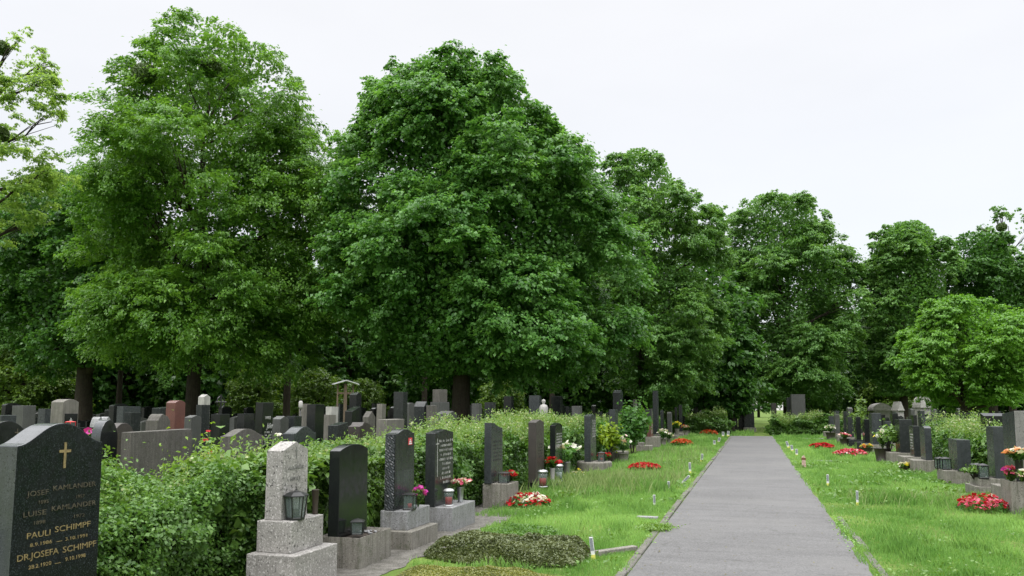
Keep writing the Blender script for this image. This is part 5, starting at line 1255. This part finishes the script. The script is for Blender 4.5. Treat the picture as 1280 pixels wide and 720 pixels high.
FS = [
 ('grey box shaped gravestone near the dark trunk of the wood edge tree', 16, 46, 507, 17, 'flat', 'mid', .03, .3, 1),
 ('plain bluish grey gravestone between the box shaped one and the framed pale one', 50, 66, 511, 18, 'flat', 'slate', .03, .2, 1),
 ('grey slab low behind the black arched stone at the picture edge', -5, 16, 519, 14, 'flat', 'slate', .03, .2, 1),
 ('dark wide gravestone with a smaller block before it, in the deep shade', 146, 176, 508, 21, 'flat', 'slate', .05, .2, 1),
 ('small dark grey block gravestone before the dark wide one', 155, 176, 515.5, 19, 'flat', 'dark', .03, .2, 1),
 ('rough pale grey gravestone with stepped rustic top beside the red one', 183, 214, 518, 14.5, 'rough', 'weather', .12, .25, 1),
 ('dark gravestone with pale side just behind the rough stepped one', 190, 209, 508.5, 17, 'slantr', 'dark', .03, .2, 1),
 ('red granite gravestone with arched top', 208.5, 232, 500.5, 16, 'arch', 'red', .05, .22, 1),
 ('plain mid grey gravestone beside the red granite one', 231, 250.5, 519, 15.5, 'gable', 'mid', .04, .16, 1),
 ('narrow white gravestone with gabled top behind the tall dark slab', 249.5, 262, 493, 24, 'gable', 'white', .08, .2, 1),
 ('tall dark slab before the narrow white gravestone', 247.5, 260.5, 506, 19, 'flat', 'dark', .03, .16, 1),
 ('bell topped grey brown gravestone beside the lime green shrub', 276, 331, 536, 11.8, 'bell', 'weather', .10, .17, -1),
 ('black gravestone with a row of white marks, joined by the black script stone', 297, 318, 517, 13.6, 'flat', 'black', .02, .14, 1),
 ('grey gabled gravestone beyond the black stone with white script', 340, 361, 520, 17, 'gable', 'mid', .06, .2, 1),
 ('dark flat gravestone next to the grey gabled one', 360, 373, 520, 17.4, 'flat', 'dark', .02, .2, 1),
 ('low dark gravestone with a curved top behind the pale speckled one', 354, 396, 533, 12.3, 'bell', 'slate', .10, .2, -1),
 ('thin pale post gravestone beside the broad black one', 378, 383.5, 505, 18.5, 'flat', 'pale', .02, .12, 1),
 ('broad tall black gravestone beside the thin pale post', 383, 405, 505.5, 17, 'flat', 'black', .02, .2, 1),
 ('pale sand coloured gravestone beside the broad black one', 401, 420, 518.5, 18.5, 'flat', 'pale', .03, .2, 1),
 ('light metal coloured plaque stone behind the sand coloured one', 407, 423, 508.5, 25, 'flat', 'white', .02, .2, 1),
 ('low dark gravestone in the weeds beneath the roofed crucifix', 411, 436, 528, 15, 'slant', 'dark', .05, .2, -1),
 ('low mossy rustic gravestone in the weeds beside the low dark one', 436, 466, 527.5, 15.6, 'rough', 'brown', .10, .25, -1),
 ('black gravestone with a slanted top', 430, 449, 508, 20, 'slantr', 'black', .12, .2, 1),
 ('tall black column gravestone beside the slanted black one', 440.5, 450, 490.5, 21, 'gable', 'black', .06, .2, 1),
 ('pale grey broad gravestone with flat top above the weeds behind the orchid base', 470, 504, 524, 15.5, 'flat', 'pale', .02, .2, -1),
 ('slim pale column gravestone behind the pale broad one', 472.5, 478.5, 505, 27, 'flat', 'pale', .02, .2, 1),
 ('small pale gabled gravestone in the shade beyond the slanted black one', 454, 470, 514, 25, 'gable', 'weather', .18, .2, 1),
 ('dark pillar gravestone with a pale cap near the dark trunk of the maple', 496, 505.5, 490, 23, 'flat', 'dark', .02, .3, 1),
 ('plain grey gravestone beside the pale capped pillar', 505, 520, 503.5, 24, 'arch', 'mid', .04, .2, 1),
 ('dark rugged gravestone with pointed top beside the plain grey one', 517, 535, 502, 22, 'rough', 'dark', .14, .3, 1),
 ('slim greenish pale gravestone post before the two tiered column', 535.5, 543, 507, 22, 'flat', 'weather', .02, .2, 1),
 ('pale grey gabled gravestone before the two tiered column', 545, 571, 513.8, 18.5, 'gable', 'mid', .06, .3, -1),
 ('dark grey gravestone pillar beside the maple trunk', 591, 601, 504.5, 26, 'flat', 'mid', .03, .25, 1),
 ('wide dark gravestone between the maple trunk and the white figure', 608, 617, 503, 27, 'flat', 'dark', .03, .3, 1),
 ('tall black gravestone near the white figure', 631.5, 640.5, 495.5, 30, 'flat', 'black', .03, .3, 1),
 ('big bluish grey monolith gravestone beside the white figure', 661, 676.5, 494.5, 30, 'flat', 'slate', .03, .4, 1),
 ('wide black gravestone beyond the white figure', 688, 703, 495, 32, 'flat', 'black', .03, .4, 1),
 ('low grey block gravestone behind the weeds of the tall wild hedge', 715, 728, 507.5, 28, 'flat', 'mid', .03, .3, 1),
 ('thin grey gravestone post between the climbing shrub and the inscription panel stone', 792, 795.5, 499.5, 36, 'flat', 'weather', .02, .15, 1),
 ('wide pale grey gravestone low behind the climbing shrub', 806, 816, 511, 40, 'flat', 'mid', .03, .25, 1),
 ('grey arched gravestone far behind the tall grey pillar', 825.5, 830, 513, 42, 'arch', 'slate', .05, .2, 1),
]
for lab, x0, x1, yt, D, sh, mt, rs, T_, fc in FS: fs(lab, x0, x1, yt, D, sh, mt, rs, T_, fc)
# black stone with white script
r_, L_, H_, T_ = fs('tall black gravestone with white handwritten script and a greenish top', 318, 338.5, 503, 13.2, 'flat', 'black', .02, T=.14, facing=1)
text(r_, 'FAMILIE', .0, H_ - .27, .07, M['silver'], y=-T_ / 2 - .004, maxw=L_ * .5)
text(r_, 'Julier', .06, H_ - .42, .13, M['silver'], y=-T_ / 2 - .004, shear=.35, maxw=L_ * .62)
worn_lines(r_, -L_ * .3, L_ * .4, [(H_ - .50 - .045 * i, .1, .95) for i in range(5)], M['silver'], 33, y=-T_ / 2 - .004, hgt=.035)
# stone with an iron ornament cross
r_, L_, H_, T_ = fs('black gravestone carrying an ornate iron cross on its top', 269, 284, 517.5, 15, 'flat', 'black', .02, T=.2, facing=1)
bm = bmesh.new(); bm_tube(bm, [(0, 0, H_), (0, 0, H_ + .36)], [.02, .02], 6); bm_tube(bm, [(-.15, 0, H_ + .22), (.15, 0, H_ + .22)], [.018, .018], 6)
for i in range(10): a = i / 10 * 6.28; b = (i + 1) / 10 * 6.28; bm_tube(bm, [(.11 * math.cos(a), 0, H_ + .22 + .11 * math.sin(a)), (.11 * math.cos(b), 0, H_ + .22 + .11 * math.sin(b))], [.012, .012], 5)
from_bm('iron_cross', bm, M['ironblack'], r_)
rp = at_depth(262, 540, 14.2); bouquet('small red rose on a stem beside the stone with the iron cross', (rp[0], rp[1], 0), .10, rp[2] + .02, (('p_red', 1),), 34, 5, .09, 'darkleaf')
rp = at_depth(348, 548, 11.4); bouquet('white foxglove stems behind the pale speckled gravestone', (rp[0], rp[1], 0), .09, rp[2] + .08, (('p_white', 1),), 35, 12, .06, 'darkleaf')
# two tiered column
c_ = at_depth(550, 487, 23); H_ = c_[2]
col_ = thing('column_monument', 'tall two tiered pale grey column monument close to the maple trunk', 'monument', (c_[0], c_[1], 0), R(70), FIELD)
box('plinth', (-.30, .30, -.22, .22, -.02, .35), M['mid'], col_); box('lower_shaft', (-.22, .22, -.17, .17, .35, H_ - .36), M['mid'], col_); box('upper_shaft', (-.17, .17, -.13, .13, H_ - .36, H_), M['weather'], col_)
# wayside crucifix with a roof
c_ = at_depth(432, 475, 27); H_ = c_[2]; wc = thing('roofed_crucifix', 'wooden crucifix with a pale little gable roof in the tree shade', 'crucifix', (c_[0], c_[1], 0), R(40), None)
box('post', (-.05, .05, -.05, .05, -.02, H_ - .12), M['wood'], wc); box('side_board', (-.28, -.24, -.04, .04, H_ - .95, H_ - .14), M['wood'], wc); box('side_board', (.24, .28, -.04, .04, H_ - .95, H_ - .14), M['wood'], wc)
box('crossbar', (-.239, .239, -.03, .03, H_ - .48, H_ - .41), M['wood'], wc)
bm = bmesh.new()
for s in (-1, 1):
    v = [bm.verts.new(p) for p in ((0, -.2, H_), (0, .2, H_), (s * .42, .2, H_ - .13), (s * .42, -.2, H_ - .13))]; v2 = [bm.verts.new(q.co + Vector((0, 0, -.03))) for q in v]
    bm.faces.new(v); bm.faces.new(v2[::-1])
    for i in range(4): bm.faces.new((v[i], v2[i], v2[(i + 1) % 4], v[(i + 1) % 4]))
from_bm('roof', bm, M['roofmetal'], wc)
# white figure beside the monolith: a plain draped stone statue
c_ = at_depth(679.5, 499, 29); H_ = c_[2]; stt = thing('statue', 'pale draped stone figure standing beside the bluish grey monolith', 'statue', (c_[0], c_[1], 0), 0)
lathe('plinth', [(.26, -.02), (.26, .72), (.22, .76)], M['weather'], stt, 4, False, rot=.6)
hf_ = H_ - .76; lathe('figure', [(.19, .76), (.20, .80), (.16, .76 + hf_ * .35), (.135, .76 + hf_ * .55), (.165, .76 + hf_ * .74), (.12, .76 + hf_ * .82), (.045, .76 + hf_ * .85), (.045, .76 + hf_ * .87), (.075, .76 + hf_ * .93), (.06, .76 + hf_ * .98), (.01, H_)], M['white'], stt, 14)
# glass lamp on a thin pole
c_ = at_depth(376, 501, 17.8); H_ = c_[2]; lp = thing('pole_lantern', 'small white lantern on a thin dark pole beside the thin pale post', 'lantern', (c_[0], c_[1], 0))
lathe('pole', [(.014, -.02), (.012, H_ - .18)], M['ironblack'], lp, 8); lathe('lamp', [(.03, H_ - .18), (.045, H_ - .13), (.045, H_ - .03), (.02, H_)], M['white'], lp, 10)
# monuments at the end of the path
def monument(label, x0, x1, yt, D, mat, T=.5, shape='flat', rise=.1, cap=None):
    c_ = at_depth((x0 + x1) / 2, yt, D); H_ = c_[2]; W_ = (x1 - x0) * D / F
    root = thing('monument', label, 'monument', (c_[0], c_[1], 0), YAW * .3, None)
    box('base', (-W_ * .62, W_ * .62, -T * .75, T * .75, -.02, .30), M['concrete'], root); slab('shaft', shape, W_, H_ - .30, T, M[mat], root, .30, rise, .02, -T / 2)
    if cap: box('cap', (-W_ * .56, W_ * .56, -T * .58, T * .58, H_ + .002, H_ + .09), M[cap], root)
    return root
monument('big flat grey monument block at the end of the path beside the linden trunk', 988.5, 1005, 493, 57, 'mid', .6)
monument('dark narrow monument against the grey block at the path end', 983, 988, 497, 58, 'dark', .5)
monument('dark house shaped tomb with pale cap at the end of the path', 929, 941, 507, 57, 'dark', 1.4, 'gable', .25, 'white')
monument('bluish dark tomb slab beside the house shaped tomb', 922.5, 929, 509, 58, 'slate', .5)
monument('narrow dark tomb with a white cap near the house shaped tomb', 914, 921, 507, 58, 'dark', .6, 'flat', .02, 'white')
monument('brownish pillar with a white stripe beside the path end', 964, 970, 504, 60, 'brown', .3)
monument('dark broad tomb wall behind the end hedge', 893, 909, 502, 60, 'black', .6)
monument('dark tomb pillar between the pale roofs behind the end hedge', 878, 884, 504, 62, 'slate', .5)
def pale_tomb(label, x0, x1, yt, yb, D, kind):
    c_ = at_depth((x0 + x1) / 2, yt, D); H_ = c_[2]; W_ = (x1 - x0) * D / F; root = thing('pale_tomb', label, 'tomb', (c_[0], c_[1], 0), YAW * .4)
    box('wall', (-W_ / 2, W_ / 2, -.8, .8, -.02, H_ * .68), M['white'], root)
    box('door', (-W_ * .16, W_ * .16, -.83, -.803, .0, H_ * .5), M['dark'], root, 0)
    bm = bmesh.new(); n = 12
    pr_ = [(-W_ * .56, H_ * .68 + .002), (W_ * .56, H_ * .68 + .002)] + ([(W_ * .56 * math.cos(math.pi * i / n), H_ * .68 + H_ * .32 * math.sin(math.pi * i / n)) for i in range(1, n)] if kind == 'dome' else [(0, H_)])
    f0 = [bm.verts.new((x, -.95, z)) for x, z in pr_]; f1 = [bm.verts.new((x, .95, z)) for x, z in pr_]
    bm.faces.new(f0); bm.faces.new(f1[::-1])
    for i in range(len(pr_)): bm.faces.new((f0[i], f1[i], f1[(i + 1) % len(pr_)], f0[(i + 1) % len(pr_)]))
    bmesh.ops.recalc_face_normals(bm, faces=bm.faces[:]); from_bm('roof', bm, M['white'], root); return root
pale_tomb('white walled tomb with a gable roof glimpsed beyond the end hedge trees', 868, 886, 495, 512, 66, 'gable')
pale_tomb('white tomb with a steep roof glimpsed beside the dark broad tomb wall', 906, 917, 495, 512, 70, 'gable')
pale_tomb('white domed tomb far behind the broad grey gravestone across the path', 1089, 1109, 504, 515, 74, 'dome')
pale_tomb('narrow white gabled tomb beside the white domed one', 1118, 1125, 502, 518, 62, 'gable')
pale_tomb('white arched tomb under the egg shaped linden', 1146, 1158, 496, 512, 58, 'dome')
# field across the path
for lab, x0, x1, yt, D, sh, mt, rs, T_, fc in (
 ('long low grey gravestone behind the wild hedge across the path', 1148, 1169, 521.5, 30, 'flat', 'slate', .03, .25, -1),
 ('dark square gravestone beside the long low grey one across the path', 1159, 1170, 525, 26, 'flat', 'dark', .03, .25, -1),
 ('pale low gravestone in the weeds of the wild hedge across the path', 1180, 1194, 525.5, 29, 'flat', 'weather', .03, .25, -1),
 ('black gravestone with a bright slanted top behind the flat topped dark grey one', 1234.5, 1249, 516.5, 18.5, 'slant', 'black', .06, .5, -1),
 ('dark narrow gravestone under the robinia beside the wild hedge', 1203, 1211, 516, 29, 'flat', 'black', .03, .3, -1),
 ('dark gravestone with a pale ledge under the robinia', 1212, 1230, 525.5, 26, 'flat', 'slate', .03, .3, -1),
 ('small dark gravestone with pale top high under the robinia', 1211, 1218, 516, 33, 'flat', 'dark', .03, .3, -1),
 ('tall dark gravestone with a pale flat top behind the narrow one with white inscription', 1138, 1146.5, 518.8, 30, 'flat', 'black', .03, .35, -1),
 ('black post gravestone with a pale top behind the dark greenish one', 1112, 1122.5, 517, 33, 'flat', 'black', .03, .3, -1),
 ('dark grey low gravestone behind the potted white flowers', 1102.5, 1113, 526.5, 31, 'flat', 'slate', .03, .3, -1),
 ('rounded bluish gravestone under the robinia trunk', 1172, 1182, 512, 36, 'arch', 'slate', .1, .3, -1),
 ): fs(lab, x0, x1, yt, D, sh, mt, rs, T_, fc, group='gravestones of the field across the path')
# dim rows far back under the trees, nothing tells these apart
def dim_rows(label, group, x0, x1, d0, d1, n, seed):
    rnd = random.Random(seed); protos_ = []
    for i in range(n):
        px = rnd.uniform(x0, x1); D = rnd.uniform(d0, d1); c_ = at_depth(px, 511, D)
        if i < 6:
            H_ = rnd.uniform(.95, 1.75); W_ = rnd.uniform(.5, .95); T_ = rnd.uniform(.14, .3)
            root = thing('gravestone', label, 'gravestone', (c_[0], c_[1], 0), R(90) if rnd.random() < .6 else R(-90), group)
            box('base', (-W_ / 2 - .08, W_ / 2 + .08, -T_ / 2 - .12, T_ / 2 + .1, -.02, .2), M['concrete'], root)
            slab('headstone', ('flat', 'arch', 'gable', 'flat', 'bell', 'slant')[i], W_, H_ - .2, T_, M[('dark', 'black', 'mid', 'slate', 'black', 'dark')[i]], root, .2, .08, .02, -T_ / 2)
            protos_.append(root)
        else: copy_thing(protos_[rnd.randrange(6)], (c_[0], c_[1], 0), R(90) if rnd.random() < .6 else R(-90), rnd.uniform(.9, 1.12), label, group)
dim_rows('small dark gravestone in the dim rows far beneath the ash and the shade tree', 'dim far gravestones beneath the ash', -20, 400, 28, 50, 64, 501)
dim_rows('small dark gravestone in the dim rows far beneath the maple crown', 'dim far gravestones beneath the maple', 400, 800, 31, 52, 60, 502)
dim_rows('small dark gravestone in the dim rows far beneath the trees across the path', 'dim far gravestones across the path', 1030, 1290, 38, 62, 34, 503)
dim_rows('small dark gravestone in the dim rows beyond the end hedge', 'dim far gravestones beyond the end hedge', 780, 920, 56, 72, 18, 504)
